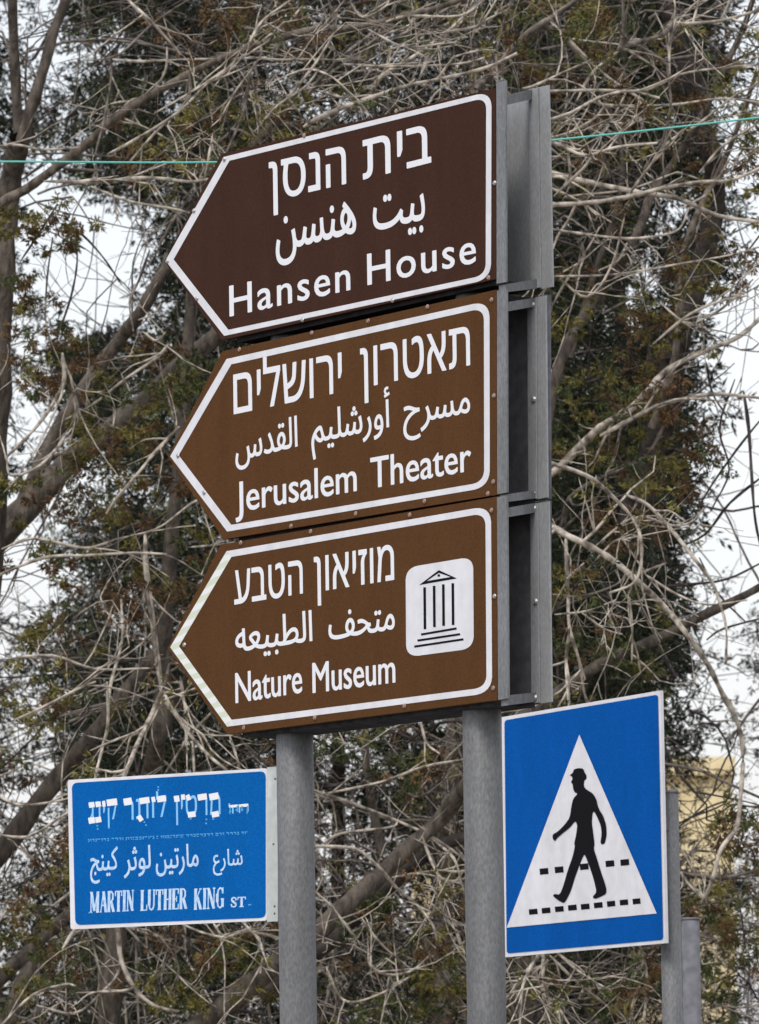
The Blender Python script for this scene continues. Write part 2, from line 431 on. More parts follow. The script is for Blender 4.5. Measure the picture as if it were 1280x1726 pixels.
s2 = direction_sign('mid brown arrow sign in the middle of the stack, reading Jerusalem Theater',
    [(283, 770), (375, 592), (837, 488), (838, 834), (377, 909)],
    [(287, 769), (382, 605), (825.5, 506), (826, 821), (383, 896)],
    [11.5, 10.5, 9.5, 10, 12.5], 27, M['brown'], M['white'],
    [(838, 490), (854, 487), (855, 830), (838.5, 833)],
    [[(854, 509), (899, 502), (899, 517), (854, 525)], [(855, 833), (902, 826), (902, 840), (855, 846)]],
    [(903, 501), (920, 498), (923, 838), (904, 842)],
    [(889, 504), (903.5, 501), (904.5, 840), (891, 842)],
    [(404, 589, 1), (526, 561, 1), (621, 541, 1), (721, 517, 1), (829, 505, 1), (833, 667, 1), (832, 812, 1), (823, 832, 1), (716, 845, 1), (600, 866, 1), (491, 887, 1), (300, 768, 0), (344, 830, 0)], False, [(898, 514), (900, 673), (899, 831)])
word(s2, 'hebrew_lettering', BR, 'םילשורי', 394, 698, 577, 660, 62, HEB, LO, 0.5)
word(s2, 'hebrew_lettering', BR, 'ןורטאת', 608, 654, 793, 615, 62, HEB, LO, 0.5)
word(s2, 'arabic_lettering', BR, 'سﺪﻘﻟا', 397, 777, 502, 752, 52, 0.72, LO, 0.6)
word(s2, 'arabic_lettering', BR, 'ﻢﻴﻠﺷروأ', 525, 747, 658, 719, 52, 0.72, LO, 0.6)
word(s2, 'arabic_lettering', BR, 'حﺮﺴﻣ', 680, 716, 793, 695, 52, 0.72, LO, 0.6)
word(s2, 'english_lettering', BR, 'Jerusalem', 397, 863.5, 602, 827, 53, CAP, LO, 0.7)
word(s2, 'english_lettering', BR, 'Theater', 625, 823, 795, 793, 54, CAP, LO, 0.7)

s3 = direction_sign('mid brown arrow sign at the bottom of the stack, reading Nature Museum',
    [(283, 1092), (372, 918), (838, 837), (838.5, 1180), (383, 1238)],
    [(287, 1091), (382, 929), (828, 852), (830, 1168), (383, 1225)],
    [12, 11, 9.5, 10.5, 13], 27, M['brown'], M['white_worn'],
    [(838, 838), (854.5, 835), (857, 1177), (840, 1180)],
    [[(855, 856), (902, 848), (902, 864), (855, 872)], [(857, 1172), (903, 1167), (903, 1183), (857, 1189)]],
    [(906, 848), (925, 845), (930, 1183), (909, 1186)],
    [(894, 850), (906.5, 848), (909.5, 1184), (896, 1186)],
    [(406, 915, 1), (524, 896, 1), (691, 868, 1), (829, 860, 1), (834, 1005, 0), (832, 1160, 1), (682, 1190, 1), (531, 1210, 1), (411, 1227, 1), (311, 1087, 0)], False, [(900, 857), (903, 1014), (902, 1176)])
word(s3, 'hebrew_lettering', BR, 'עבטה', 395, 1019, 511, 1000, 53, HEB, LO, 0.5)
word(s3, 'hebrew_lettering', BR, 'ןואיזומ', 530, 998, 665, 977, 55, HEB, LO, 0.5)
word(s3, 'arabic_lettering', BR, 'ﻪﻌﻴﺒﻄﻟا', 397, 1099, 527, 1080, 52, 0.72, LO, 0.7)
word(s3, 'arabic_lettering', BR, 'ﻒﺤﺘﻣ', 554, 1078, 666, 1060, 52, 0.72, LO, 0.7)
word(s3, 'english_lettering', BR, 'Nature', 397, 1185, 510, 1167, 53, CAP, LO, 0.7)
word(s3, 'english_lettering', BR, 'Museum', 527, 1168, 667, 1150, 53, CAP, LO, 0.7)
mb = MB()
mb.poly([BR.hit(u, v, 0.0006) for u, v in rounded([(684, 957), (798, 938), (799, 1093), (685, 1108)], [20] * 4)])
pic = mb.build('pictogram', M['white'], s3)
mb = MB(); O2 = 0.0011
tri = [(707, 986), (740, 961), (770.5, 975)]
mb.ring([BR.hit(u, v, O2) for u, v in tri], [BR.hit(u, v, O2) for u, v in [(719, 979.5), (740, 965.5), (760, 972.5)]])
for u, a, b in ((716, 990, 1060.6), (732, 987.5, 1057), (747.5, 985, 1055), (763.5, 983, 1053.6)):
    stroke(mb, BR, [(u, a), (u + 0.6, b)], 4.4, O2)
for a, b in (((710, 1069.6), (770, 1059.3)), ((704, 1079.8), (776, 1069)), ((698.5, 1090), (781.5, 1077.6))):
    stroke(mb, BR, [a, b], 3.6, O2)
mb.poly([BR.hit(740 + 2.3 * math.cos(t), 970 + 2.3 * math.sin(t), O2) for t in [2 * math.pi * i / 8 for i in range(8)]])
mb.build('temple_symbol', M['black'], pic)

# ------------------------------------------------------------------ posts
def tube(name, base, top, r, m, parent, sides=28, cap=True):
    mb = MB(); base = np.array(base); top = np.array(top)
    c = lambda q, rr: [q + np.array([math.cos(t), math.sin(t), 0]) * rr for t in [2 * math.pi * i / sides for i in range(sides)]]
    mb.prism(c(base, r), c(top, r))
    o = mb.build(name, m, parent)
    for p in o.data.polygons: p.use_smooth = len(p.vertices) == 4
    return o
def post(label, pl, off, uc, vc, vtop, r, cat='sign post', name='sign_post', group=None, m='galv_post'):
    c = pl.hit(uc, vc, off); x, y = c[0], c[1]
    d = (c - CAM) @ _F
    ztop = pl.hit(uc, vtop, off)[2]
    root = thing(name, (x, y, 0.12), label, cat, group)
    tube('pole', (x, y, 0.12), (x, y, ztop), r, M[m], root)
    tube('end_cap', (x, y, ztop + 0.0005), (x, y, ztop + 0.007), r * 1.03, M['galv_dark'], root)
    tube('base_plate', (x, y, 0.1205), (x, y, 0.135), r * 2.4, M['galv_dark'], root, 6)
    return (x, y)
RP = post('thick grey steel post under the right end of the brown signs', BR, -0.066, 814, 1300, 175, 0.0395, group='posts carrying the brown signs')
LP = post('thick grey steel post under the brown signs, beside the street name plate', BR, -0.066, 499, 1400, 260, 0.0388, group='posts carrying the brown signs')

# ------------------------------------------------------------------ street name plate
_lp = np.array([LP[0], LP[1], 0]); _ld = (np.array([LP[0], LP[1], P(499, 1430, 15)[2]]) - CAM) @ _F
SN = Plane(499, 1430, _ld, 31)
root = thing('street_name_sign', SN.hit(450, 1552), 'blue street name plate in a white rim bracketed to the left post', 'street sign')
mb = MB(); quad_prism(mb, SN, rounded([(114, 1315), (450, 1295), (450, 1552), (119, 1567)], [4] * 4, 3), 0, -0.004)
mb.build('plate', M['white'], root)
mb = MB(); mb.poly([SN.hit(u, v, 0.001) for u, v in rounded([(121, 1320), (448, 1300), (448, 1547), (127, 1559.5)], [9] * 4, 4)])
mb.build('blue_field', M['blue2'], root)
mb = MB(); quad_prism(mb, SN, [(450.3, 1293.5), (468.5, 1292), (468.5, 1553), (450.3, 1554)], 0.002, -0.010)
br = mb.build('bracket', M['bracket'], root)
for u, v in ((464, 1313), (461, 1423), (463, 1528), (463, 1540)): rivet(SN, u, v, 0.002, br, M['galv_dark'], 0.0026)
Z7 = lambda x, y: (100 + x / 3.368, 1270 + y / 3.368)
class Ink:
    """overlapping strokes of paint on the plate, merged into one film"""
    def __init__(s): s.loops = []
    def line(s, pts, w):
        p = [np.array(Z7(*q)) for q in pts]; ws = w if isinstance(w, (list, tuple)) else [w] * len(p); ws = [q / 3.368 for q in ws]
        for i in range(len(p) - 1):
            t = p[i + 1] - p[i]; t /= np.linalg.norm(t) + 1e-9; nn = np.array([-t[1], t[0]])
            e = t * min(ws) * (0.25 if len(p) > 2 else 0.0)
            s.loops.append(np.array([p[i] - e + nn * ws[i] / 2, p[i] - e - nn * ws[i] / 2, p[i + 1] + e - nn * ws[i + 1] / 2, p[i + 1] + e + nn * ws[i + 1] / 2]))
    def build(s, name, m, parent, off=0.0015):
        ls = []
        for l in s.loops:
            A = np.sum(l[:, 0] * np.roll(l[:, 1], -1) - np.roll(l[:, 0], -1) * l[:, 1]); ls.append(l if A > 0 else l[::-1])
        V, f = fill(ls); mb = MB(); mb.v = [tuple(SN.hit(q[0], q[1], off)) for q in V]; mb.f = f
        return mb.build(name, m, parent)
def zs(ink, pts, w): ink.line(pts, w)
def zh(pts, w): isinstance(w, list) or w <= 10 or zs(mb, pts, w)
mb = Ink(); stems = Ink(); TN = 8
# letters of the hebrew line, heavy bars and hairline stems (zoomed plate coordinates)
zh( [(168, 296), (200, 290)], 30); zh( [(196, 292), (194, 372)], TN); zh( [(166, 384), (202, 378)], 35)
zh( [(206, 292), (236, 287)], 30); zh( [(232, 290), (231, 372)], TN); zh( [(205, 380), (238, 374)], 32)
zh( [(244, 288), (262, 286)], 32); zh( [(257, 290), (254, 328)], 8)
zh( [(270, 282), (328, 274)], 38); zh( [(322, 280), (322, 340), (300, 375)], [10, 12, 16]); zh( [(279, 330), (280, 445)], 10)
zh( [(366, 278), (412, 270)], 40); zh( [(411, 270), (413, 382)], 7); zh( [(440, 262), (438, 300)], 8)
zh( [(456, 272), (512, 264)], 35); zh( [(506, 268), (512, 366)], 8); zh( [(468, 280), (464, 350)], 8); zh( [(448, 376), (470, 362)], 35)
zh( [(524, 264), (545, 260)], 30); zh( [(541, 266), (543, 362)], 7)
zh( [(556, 262), (606, 254)], 35); zh( [(562, 225), (560, 255)], 9); zh( [(606, 262), (598, 320), (580, 370)], [9, 9, 16])
zh( [(652, 260), (682, 256)], 35); zh( [(662, 270), (663, 418)], 9)
zh( [(692, 250), (714, 247)], 30); zh( [(707, 254), (703, 300)], 8)
zh( [(722, 256), (744, 246)], 32); zh( [(724, 262), (732, 340)], 9); zh( [(730, 350), (774, 344)], 32); zh( [(774, 346), (772, 266), (752, 254)], 10)
zh( [(786, 252), (838, 244)], 35); zh( [(834, 250), (832, 352)], 8)
zh( [(852, 250), (905, 240)], 38); zh( [(906, 248), (912, 300), (898, 345)], 10); zh( [(852, 262), (848, 352)], 8); zh( [(866, 350), (906, 342)], 32)
zh( [(964, 302), (1012, 298)], 15); zh( [(1022, 298), (1074, 294)], 16)
mb.build('hebrew_lettering', M['letter'], root); [word(root, 'hebrew_lettering', SN, t, *Z7(xa, ya), *Z7(xb, yb), h / 3.368, HEB, 0.0012, 0.0, 1.0, 'paleblue')
 for t, xa, ya, xb, yb, h in (('גניק', 166, 388, 330, 372, 104), ('רתול', 366, 382, 610, 358, 108), ('ןיטרמ', 652, 362, 916, 346, 108), ("'חר", 962, 344, 1076, 333, 46))]
mb = Ink()   # vowel points, stems of the small word, and the fine line under the name
for x, y in ((562, 192), (562, 208), (216, 412), (218, 430), (282, 424), (484, 392), (492, 408), (836, 376), (834, 398), (874, 374), (746, 372), (1006, 322), (972, 330), (1040, 320), (1070, 330)):
    zs(mb, [(x - 5, y), (x + 5, y - 0.6)], 9)
for a in ((972, 304, 968, 344), (1010, 300, 1012, 334), (1038, 298, 1036, 330), (1070, 296, 1066, 344)): zs(mb, [a[:2], a[2:]], 7)
rr = random.Random(4); x = 162
while x < 1078:
    w = rr.uniform(7, 20); y = 496 - (x - 162) * 0.0485
    zs(mb, [(x, y - 6), (x + w * 0.8, y - 6.6)], 6)
    if rr.random() < 0.7: zs(mb, [(x + w * 0.7, y - 6), (x + w * 0.7, y + 6)], 4)
    if rr.random() < 0.5: zs(mb, [(x, y + 6), (x + w * 0.7, y + 5.5)], 4.5)
    x += w + (12 if rr.random() < 0.14 else 2.5)
zs(mb, [(1072, 862), (1090, 858)], 7); zs(mb, [(166, 906), (190, 904)], 7)
mb.build('small_lettering', M['fineblue'], root)
def w7(text, x0, y0, x1, y1, h, bold): word(root, 'arabic_lettering', SN, text, *Z7(x0, y0), *Z7(x1, y1), h / 3.368, 0.72, 0.0015, bold, 1.0, 'bluewhite')
w7('ﺞﻨﻴﻛ', 175, 672, 334, 656, 130, 0.5); w7('ﺮﺛﻮﻟ', 366, 668, 520, 650, 130, 0.5); w7('ﻦﻴﺗرﺎﻣ', 548, 658, 792, 640, 130, 0.5); w7('ﻉرﺎﺷ', 872, 644, 1042, 632, 95, 0.3)
SER = {  # condensed roman capitals: (points, heavy?) on a 1 x 1 box
 'M': [([(.14, 0), (.14, 1)], 0), ([(.16, 1), (.5, .08)], 1), ([(.5, .08), (.82, 1)], 0), ([(.84, 0), (.84, 1)], 1), ([(0, .02), (.28, .02)], 2), ([(.68, .02), (1, .02)], 2), ([(.02, .98), (.26, .98)], 2), ([(.78, .98), (1, .98)], 2)],
 'A': [([(.12, 0), (.48, 1)], 0), ([(.48, 1), (.86, 0)], 1), ([(.25, .33), (.7, .33)], 2), ([(0, .02), (.26, .02)], 2), ([(.68, .02), (1, .02)], 2)],
 'R': [([(.2, 0), (.2, 1)], 1), ([(.2, .97), (.55, .97), (.74, .86), (.74, .62), (.55, .5), (.2, .5)], 3), ([(.5, .5), (.88, 0)], 1), ([(0, .02), (.4, .02)], 2), ([(.75, .02), (1, .02)], 2), ([(0, .98), (.3, .98)], 2)],
 'T': [([(.5, 0), (.5, 1)], 1), ([(0, .97), (1, .97)], 2), ([(.04, .97), (.04, .74)], 0), ([(.96, .97), (.96, .74)], 0), ([(.25, .02), (.75, .02)], 2)],
 'I': [([(.5, 0), (.5, 1)], 1), ([(.05, .02), (.95, .02)], 2), ([(.05, .98), (.95, .98)], 2)],
 'N': [([(.16, 0), (.16, 1)], 0), ([(.16, 1), (.84, 0)], 1), ([(.84, 0), (.84, 1)], 0), ([(0, .02), (.32, .02)], 2), ([(0, .98), (.2, .98)], 2), ([(.68, .98), (1, .98)], 2)],
 'L': [([(.25, 0), (.25, 1)], 1), ([(0, .02), (.96, .02)], 2), ([(.95, 0), (.95, .28)], 0), ([(0, .98), (.52, .98)], 2)],
 'U': [([(.2, 1), (.2, .25), (.3, .08), (.5, .02), (.7, .08), (.82, .25), (.82, 1)], 3), ([(.2, 1), (.2, .25)], 1), ([(0, .98), (.42, .98)], 2), ([(.66, .98), (1, .98)], 2)],
 'H': [([(.2, 0), (.2, 1)], 1), ([(.8, 0), (.8, 1)], 1), ([(.2, .5), (.8, .5)], 2), ([(0, .02), (.4, .02)], 2), ([(.6, .02), (1, .02)], 2), ([(0, .98), (.4, .98)], 2), ([(.6, .98), (1, .98)], 2)],
 'E': [([(.22, 0), (.22, 1)], 1), ([(0, .02), (.92, .02)], 2), ([(0, .98), (.9, .98)], 2), ([(.22, .5), (.64, .5)], 2), ([(.91, 0), (.91, .26)], 0), ([(.89, 1), (.89, .74)], 0), ([(.64, .36), (.64, .64)], 0)],
 'K': [([(.2, 0), (.2, 1)], 1), ([(.2, .42), (.8, 1)], 0), ([(.42, .6), (.86, 0)], 1), ([(0, .02), (.4, .02)], 2), ([(.68, .02), (1, .02)], 2), ([(0, .98), (.4, .98)], 2), ([(.64, .98), (.96, .98)], 2)],
 'G': [([(.84, .72), (.76, .92), (.52, .98), (.28, .88), (.16, .62), (.16, .36), (.28, .1), (.54, .02), (.82, .12)], 3), ([(.16, .7), (.16, .3)], 1), ([(.82, .05), (.82, .44)], 1), ([(.6, .44), (1, .44)], 2), ([(.86, .7), (.86, 1)], 0)],
 'S': [([(.84, .72), (.78, .92), (.5, .98), (.22, .9), (.16, .72), (.3, .56), (.7, .44), (.86, .28), (.76, .08), (.5, .02), (.2, .08), (.12, .3)], 3), ([(.2, .7), (.8, .34)], 1)],
}
def serif(mb, text, widths, x0, y0, x1, y1, h, wt):
    tot = sum(widths); t = 0
    for ch, w in zip(text, widths):
        a, b = t / tot, (t + w * 0.93) / tot; t += w
        if ch == ' ': continue
        for pts, k in SER[ch]:
            q = []
            for px, py in pts:
                s = a + (b - a) * px
                q.append((x0 + (x1 - x0) * s - 0.015 * py * h * -1, y0 + (y1 - y0) * s - py * h))
            zs(mb, q, (wt * 0.42, wt, wt * 0.5, wt * 0.6)[k])
mb2 = Ink()
serif(mb2, 'MARTIN', [1.35, 1, 1, .95, .55, 1.05], 172, 906, 426, 894, 118, 15)
serif(mb2, 'LUTHER', [.9, 1, .95, 1.05, .9, 1], 460, 894, 728, 882, 116, 15)
serif(mb2, 'KING', [1, .5, 1.05, 1], 764, 888, 938, 878, 118, 15)
serif(mb2, 'ST', [.8, 1], 972, 874, 1062, 870, 55, 13)
mb.v, mb.f = [], []
mb2.build('english_lettering', M['bluewhite'], root)

# ------------------------------------------------------------------ pedestrian crossing sign and its posts
PD = Plane(980, 1400, 16.6, 53)
root = thing('crossing_sign', PD.hit(1123, 1590), 'blue square sign showing a black walking man in a white triangle', 'road sign')
sq = [(846, 1209), (1114, 1164), (1123, 1590), (850, 1614)]
mb = MB(); quad_prism(mb, PD, sq, 0, -0.008); mb.build('plate', M['white'], root)
mb = MB(); mb.poly([PD.hit(u, v, 0.0012) for u, v in rounded(inset(sq, [6, 4.5, 6, 4.5]), [5] * 4, 3)]); mb.build('blue_field', M['blue'], root)
mb = MB(); mb.poly([PD.hit(u, v, 0.0024) for u, v in [(977, 1238.5), (1107.5, 1540), (854.5, 1564)]]); tr = mb.build('triangle', M['white'], root)
Z8 = lambda x, y: (760 + x / 2.909, 1150 + y / 2.909)
MAN = [(605, 427), (628, 421), (650, 424), (658, 445), (668, 463), (662, 477), (655, 481), (652, 508), (662, 524), (698, 546), (714, 573), (726, 622), (748, 655), (763, 702), (765, 750), (756, 790), (743, 797),
       (734, 787), (741, 745), (736, 702), (719, 662), (703, 632), (695, 642), (692, 690), (699, 740), (706, 795), (701, 817), (716, 860), (737, 930), (756, 985), (764, 1015), (762, 1038), (735, 1053), (707, 1064),
       (695, 1053), (716, 1030), (705, 980), (690, 930), (668, 870), (656, 842), (642, 870), (612, 950), (590, 1022), (572, 1060), (556, 1085), (530, 1072), (500, 1048), (510, 1038), (535, 1043), (552, 1000),
       (572, 930), (600, 850), (610, 800), (605, 796), (617, 740), (621, 700), (611, 680), (585, 713), (547, 743), (522, 764), (512, 781), (499, 766), (501, 746), (525, 733), (560, 698), (584, 664), (592, 610),
       (600, 572), (624, 546), (608, 541), (600, 520), (598, 500), (589, 490), (597, 478), (596, 463), (583, 456), (598, 446)]
def chaikin(p):
    p = [np.array(q, float) for q in p]; o = []
    for i in range(len(p)):
        a, b = p[i], p[(i + 1) % len(p)]; o += [a * .8 + b * .2, a * .2 + b * .8]
    return o
mb = MB(); mb.poly([PD.hit(*Z8(*q), 0.0036) for q in chaikin(MAN)]); mb.build('walking_man_symbol', M['black'], tr)
mb = MB()
for x, y, w, h in [(458, 928, 42, 30), (532, 920, 42, 30), (655, 905, 42, 30), (781, 890, 42, 30), (854, 884, 42, 30)] + \
                  [(405, 1126, 42, 27), (468, 1120, 42, 27), (533, 1113, 42, 27), (597, 1106, 42, 27), (660, 1101, 42, 27), (724, 1094, 42, 27), (787, 1087, 40, 27), (850, 1080, 40, 27), (912, 1075, 38, 27)]:
    s = 0.10
    stroke(mb, PD, [Z8(x - w / 2, y + s * w / 2), Z8(x + w / 2, y - s * w / 2)], h / 2.909, 0.0030)
mb.build('crossing_marks', M['black'], tr)
pxy = post('slim grey steel post at the right edge of the blue crossing sign', PD, -0.050, 1130, 1500, 1338, 0.0235, m='galv_post')
for v in (1400, 1560):   # clamps joining plate and post
    c = PD.hit(1112, v, -0.023); mb = MB(); a = [c, c + PD.d * 0.02, c + PD.d * 0.02 + np.array([0, 0, .03]), c + np.array([0, 0, .03])]
    mb.prism(a, [p - PD.n * 0.012 for p in a]); mb.build('clamp', M['galv_dark'], root)
PE = Plane(1166, 1600, 17.4, 40)
post('short grey post standing behind the crossing sign post', PE, 0, 1166, 1640, 1552, 0.0225, cat='post', name='short_post', m='galv_dark')

# ------------------------------------------------------------------ cable
pts = [P(u, v, 17.6) for u, v in [(-9000, 60), (-3000, 230), (-800, 268), (0, 272), (360, 273), (640, 262), (930, 236), (1280, 198), (2200, 90), (4500, -220), (9000, -900)]]
T = Tubes(); T.add(smooth_path(pts, 6), np.full(61, 0.0026), 6); w = T.build('cable', [M['wire']])
w['label'] = 'thin turquoise cable stretched behind the topmost brown sign'; w['category'] = 'cable'

# ------------------------------------------------------------------ house far behind
HD = 120
H0, H1 = P(700, 1700, HD), P(1243, 1700, HD)
ht = P(600, 1283, HD)[2]
root = thing('apartment_building', (H0[0], H0[1], -0.02), 'cream stone building glimpsed between twigs, right of the crossing sign', 'building')
mb = MB(); x0, x1, y0, y1 = H0[0], H1[0], H0[1], H0[1] + 9
mb.prism([(x0, y0, -0.02), (x1, y0, -0.02), (x1, y0, ht - 0.3), (x0, y0, ht - 0.3)], [(x0, y1, -0.02), (x1, y1, -0.02), (x1, y1, ht - 0.3), (x0, y1, ht - 0.3)])
mb.build('wall', M['stone'], root)
mb = MB(); mb.prism([(x0 - .2, y0 - .2, ht - 0.297), (x1 + .05, y0 - .2, ht - 0.297), (x1 + .05, y0 - .2, ht), (x0 - .2, y0 - .2, ht)], [(x0 - .2, y1 + .2, ht - 0.297), (x1 + .05, y1 + .2, ht - 0.297), (x1 + .05, y1 + .2, ht), (x0 - .2, y1 + .2, ht)])
mb.build('roof', M['stone'], root)
for k in range(6):
    wx = x0 + 0.7 + (k % 2) * 2.0; wz = (k // 2) * 3.1
    mb = MB(); mb.ring([(wx, y0 - .03, wz + 1.2), (wx + 1, y0 - .03, wz + 1.2), (wx + 1, y0 - .03, wz + 2.6), (wx, y0 - .03, wz + 2.6)], [(wx + .08, y0 - .03, wz + 1.28), (wx + .92, y0 - .03, wz + 1.28), (wx + .92, y0 - .03, wz + 2.52), (wx + .08, y0 - .03, wz + 2.52)])
    fo = mb.build('window', M['frame'], root)
    mb = MB(); mb.poly([(wx + .08, y0 - .02, wz + 1.28), (wx + .92, y0 - .02, wz + 1.28), (wx + .92, y0 - .02, wz + 2.52), (wx + .08, y0 - .02, wz + 2.52)]); mb.build('pane', M['glass'], fo)

# ------------------------------------------------------------------ trees
SKY_HOLES = [  # where open sky shows between the crowns: (u, v, ru, rv, how open)
    (150, 440, 105, 105, .97), (60, 330, 45, 45, .9), (210, 520, 70, 40, .9), (55, 40, 45, 60, .8), (120, 90, 40, 50, .6), (60, 570, 60, 40, .7),
    (60, 730, 50, 60, .75), (130, 830, 70, 60, .8), (30, 880, 60, 50, .7), (60, 990, 90, 60, .75), (180, 1020, 40, 40, .7), (200, 80, 40, 40, .6), (110, 150, 40, 40, .5),
    (1255, 760, 90, 190, 1), (1225, 960, 80, 130, 1), (1240, 620, 70, 70, 1), (1205, 1040, 60, 60, .9), (1270, 460, 40, 60, .8), (1262, 240, 40, 50, .7),
    (1230, 1230, 110, 110, .75), (1190, 1330, 90, 70, .8), (1190, 1400, 80, 50, .6), (985, 170, 35, 45, .7), (1130, 355, 40, 40, .8), (1095, 465, 40, 50, .8), (1050, 530, 30, 50, .6), (960, 390, 25, 60, .5), (940, 560, 25, 80, .6),
    (600, 1380, 40, 30, .6), (570, 1460, 50, 30, .7), (560, 1255, 30, 25, .5), (30, 1240, 50, 40, .5), (1230, 1660, 70, 80, .4), (320, 170, 40, 40, .4), (270, 840, 50, 40, .6), (240, 950, 40, 30, .4)]
SKY_HOLES = [(a, b, ra, rb, min(1, k * 1.05) if k >= .7 else k * .95) for a, b, ra, rb, k in SKY_HOLES]
def openness(u, v):
    o = 0.0
    for a, b, ra, rb, k in SKY_HOLES:
        q = ((u - a) / (ra * 1.12)) ** 2 + ((v - b) / (rb * 1.12)) ** 2
        if q < 1.6: o = max(o, k * min(1.0, (1.6 - q) / 0.6))
    return o

class Leaves:
    """many small scale-leaf sprays gathered into one crown mesh"""
    def __init__(s): s.c = []; s.a = []; s.b = []; s.m = []
    def tuft(s, c, r, n, mi, size=1.0, droop=0.3, flat=0.8):
        c = np.asarray(c, float)
        k = max(2, n // 9); per = 9
        base = rng.normal(size=(k, 3)); base /= np.linalg.norm(base, axis=1)[:, None]
        base *= r * rng.random((k, 1)) ** 0.5; base[:, 2] *= flat
        ax = base / (np.linalg.norm(base, axis=1)[:, None] + 1e-9) * 0.7 + rng.normal(size=(k, 3)) * 0.6; ax[:, 2] -= droop
        ax /= np.linalg.norm(ax, axis=1)[:, None]
        side = np.cross(ax, rng.normal(size=(k, 3))); side /= np.linalg.norm(side, axis=1)[:, None] + 1e-9
        L = r * 0.55
        for j in range(per):
            t = rng.random((k, 1)); sgn = rng.choice([-1.0, 1.0], (k, 1))
            o = c + base + ax * (t * L) + rng.normal(size=(k, 3)) * r * 0.04
            d = ax * 0.75 + side * sgn * (0.75 - 0.4 * t) + rng.normal(size=(k, 3)) * 0.2
            d /= np.linalg.norm(d, axis=1)[:, None]
            ln = (0.008 + 0.010 * rng.random((k, 1))) * size; wd = (0.0011 + 0.0014 * rng.random((k, 1))) * size
            w = np.cross(d, rng.normal(size=(k, 3))); w /= np.linalg.norm(w, axis=1)[:, None] + 1e-9
            s.c.append(o); s.a.append(d * ln); s.b.append(w * wd); s.m.append(np.full(k, mi))
    def build(s, name, mats, parent):
        if not s.c: return None
        c = np.concatenate(s.c); a = np.concatenate(s.a); b = np.concatenate(s.b); n = len(c)
        v = np.stack([c - b * .5, c + a * .5 - b, c + a, c + a * .45 + b], 1).reshape(-1, 3)
        f = np.arange(4 * n).reshape(n, 4)
        return mesh_obj(name, v, f, mats, parent, False, np.concatenate(s.m))

def px_path(pts, d, ground=None, wob=0.12):
    """pixel polyline to a 3-D path near distance d, the depth wandering a little"""
    n = len(pts); q = rng.normal() * wob; dd = []
    for _ in range(n): q = q * 0.7 + rng.normal() * wob * 0.5; dd.append(q)
    p = [P(u + rng.normal() * 1.2, v + rng.normal() * 1.2, d + e) for (u, v), e in zip(pts, dd)]
    if ground is not None: p = [np.array(ground, float)] + p
    return smooth_path(p, 4)
def limb(name, pts, w0, w1, d, m, parent, ground=None, sides=12):
    path = px_path(pts, d, ground); n = len(path)
    r = np.interp(np.linspace(0, 1, n), [0, 1], [w0, w1]) * d / FPX / 2
    if ground is not None: r[:5] = np.maximum(r[:5], r[5] * np.linspace(1.5, 1.05, 5))
    r = r * (1 + 0.07 * np.sin(np.arange(n) * 1.3 + rng.random() * 6) + 0.04 * rng.normal(size=n))
    v, f = tube_verts(path, r, sides)
    v = v + rng.normal(size=v.shape) * r.mean() * 0.035
    o = mesh_obj(name, v, f, m, parent, True)
    return path
def twig(T, start, direc, length, r0, mi, droop=0.3, wig=0.35, depth=1, leaves=None, sides=4):
    n = max(5, int(length / 0.05)); st = length / n
    p = [np.array(start, float)]; d = np.array(direc, float); d /= np.linalg.norm(d)
    bend = rng.normal(size=3) * (0.9 + 0.4 / (length + 0.2)); bend[2] += rng.choice([-1, 1]) * 0.5   # one long arch, with kinks
    for i in range(n):
        d = d + bend * st + rng.normal(size=3) * wig * 0.16
        if rng.random() < 0.24: d = d + rng.normal(size=3) * 0.42
        d[2] -= droop * st * 0.8; d /= np.linalg.norm(d); p.append(p[-1] + d * st)
    p = np.array(p); T.add(p, np.linspace(r0, r0 * 0.35, len(p)), sides, mi)
    if depth > 0:
        for _ in range(rng.integers(1, 4)):
            i = rng.integers(1, n); dd = p[min(i + 1, n)] - p[i]; dd /= np.linalg.norm(dd) + 1e-9
            dd = dd + rng.normal(size=3) * 0.65
            twig(T, p[i], dd, length * rng.uniform(.3, .65), r0 * 0.6, mi, droop, wig, depth - 1, leaves, sides)
    if leaves is not None: leaves.append(p[-1]); leaves.append(p[len(p) * 2 // 3])

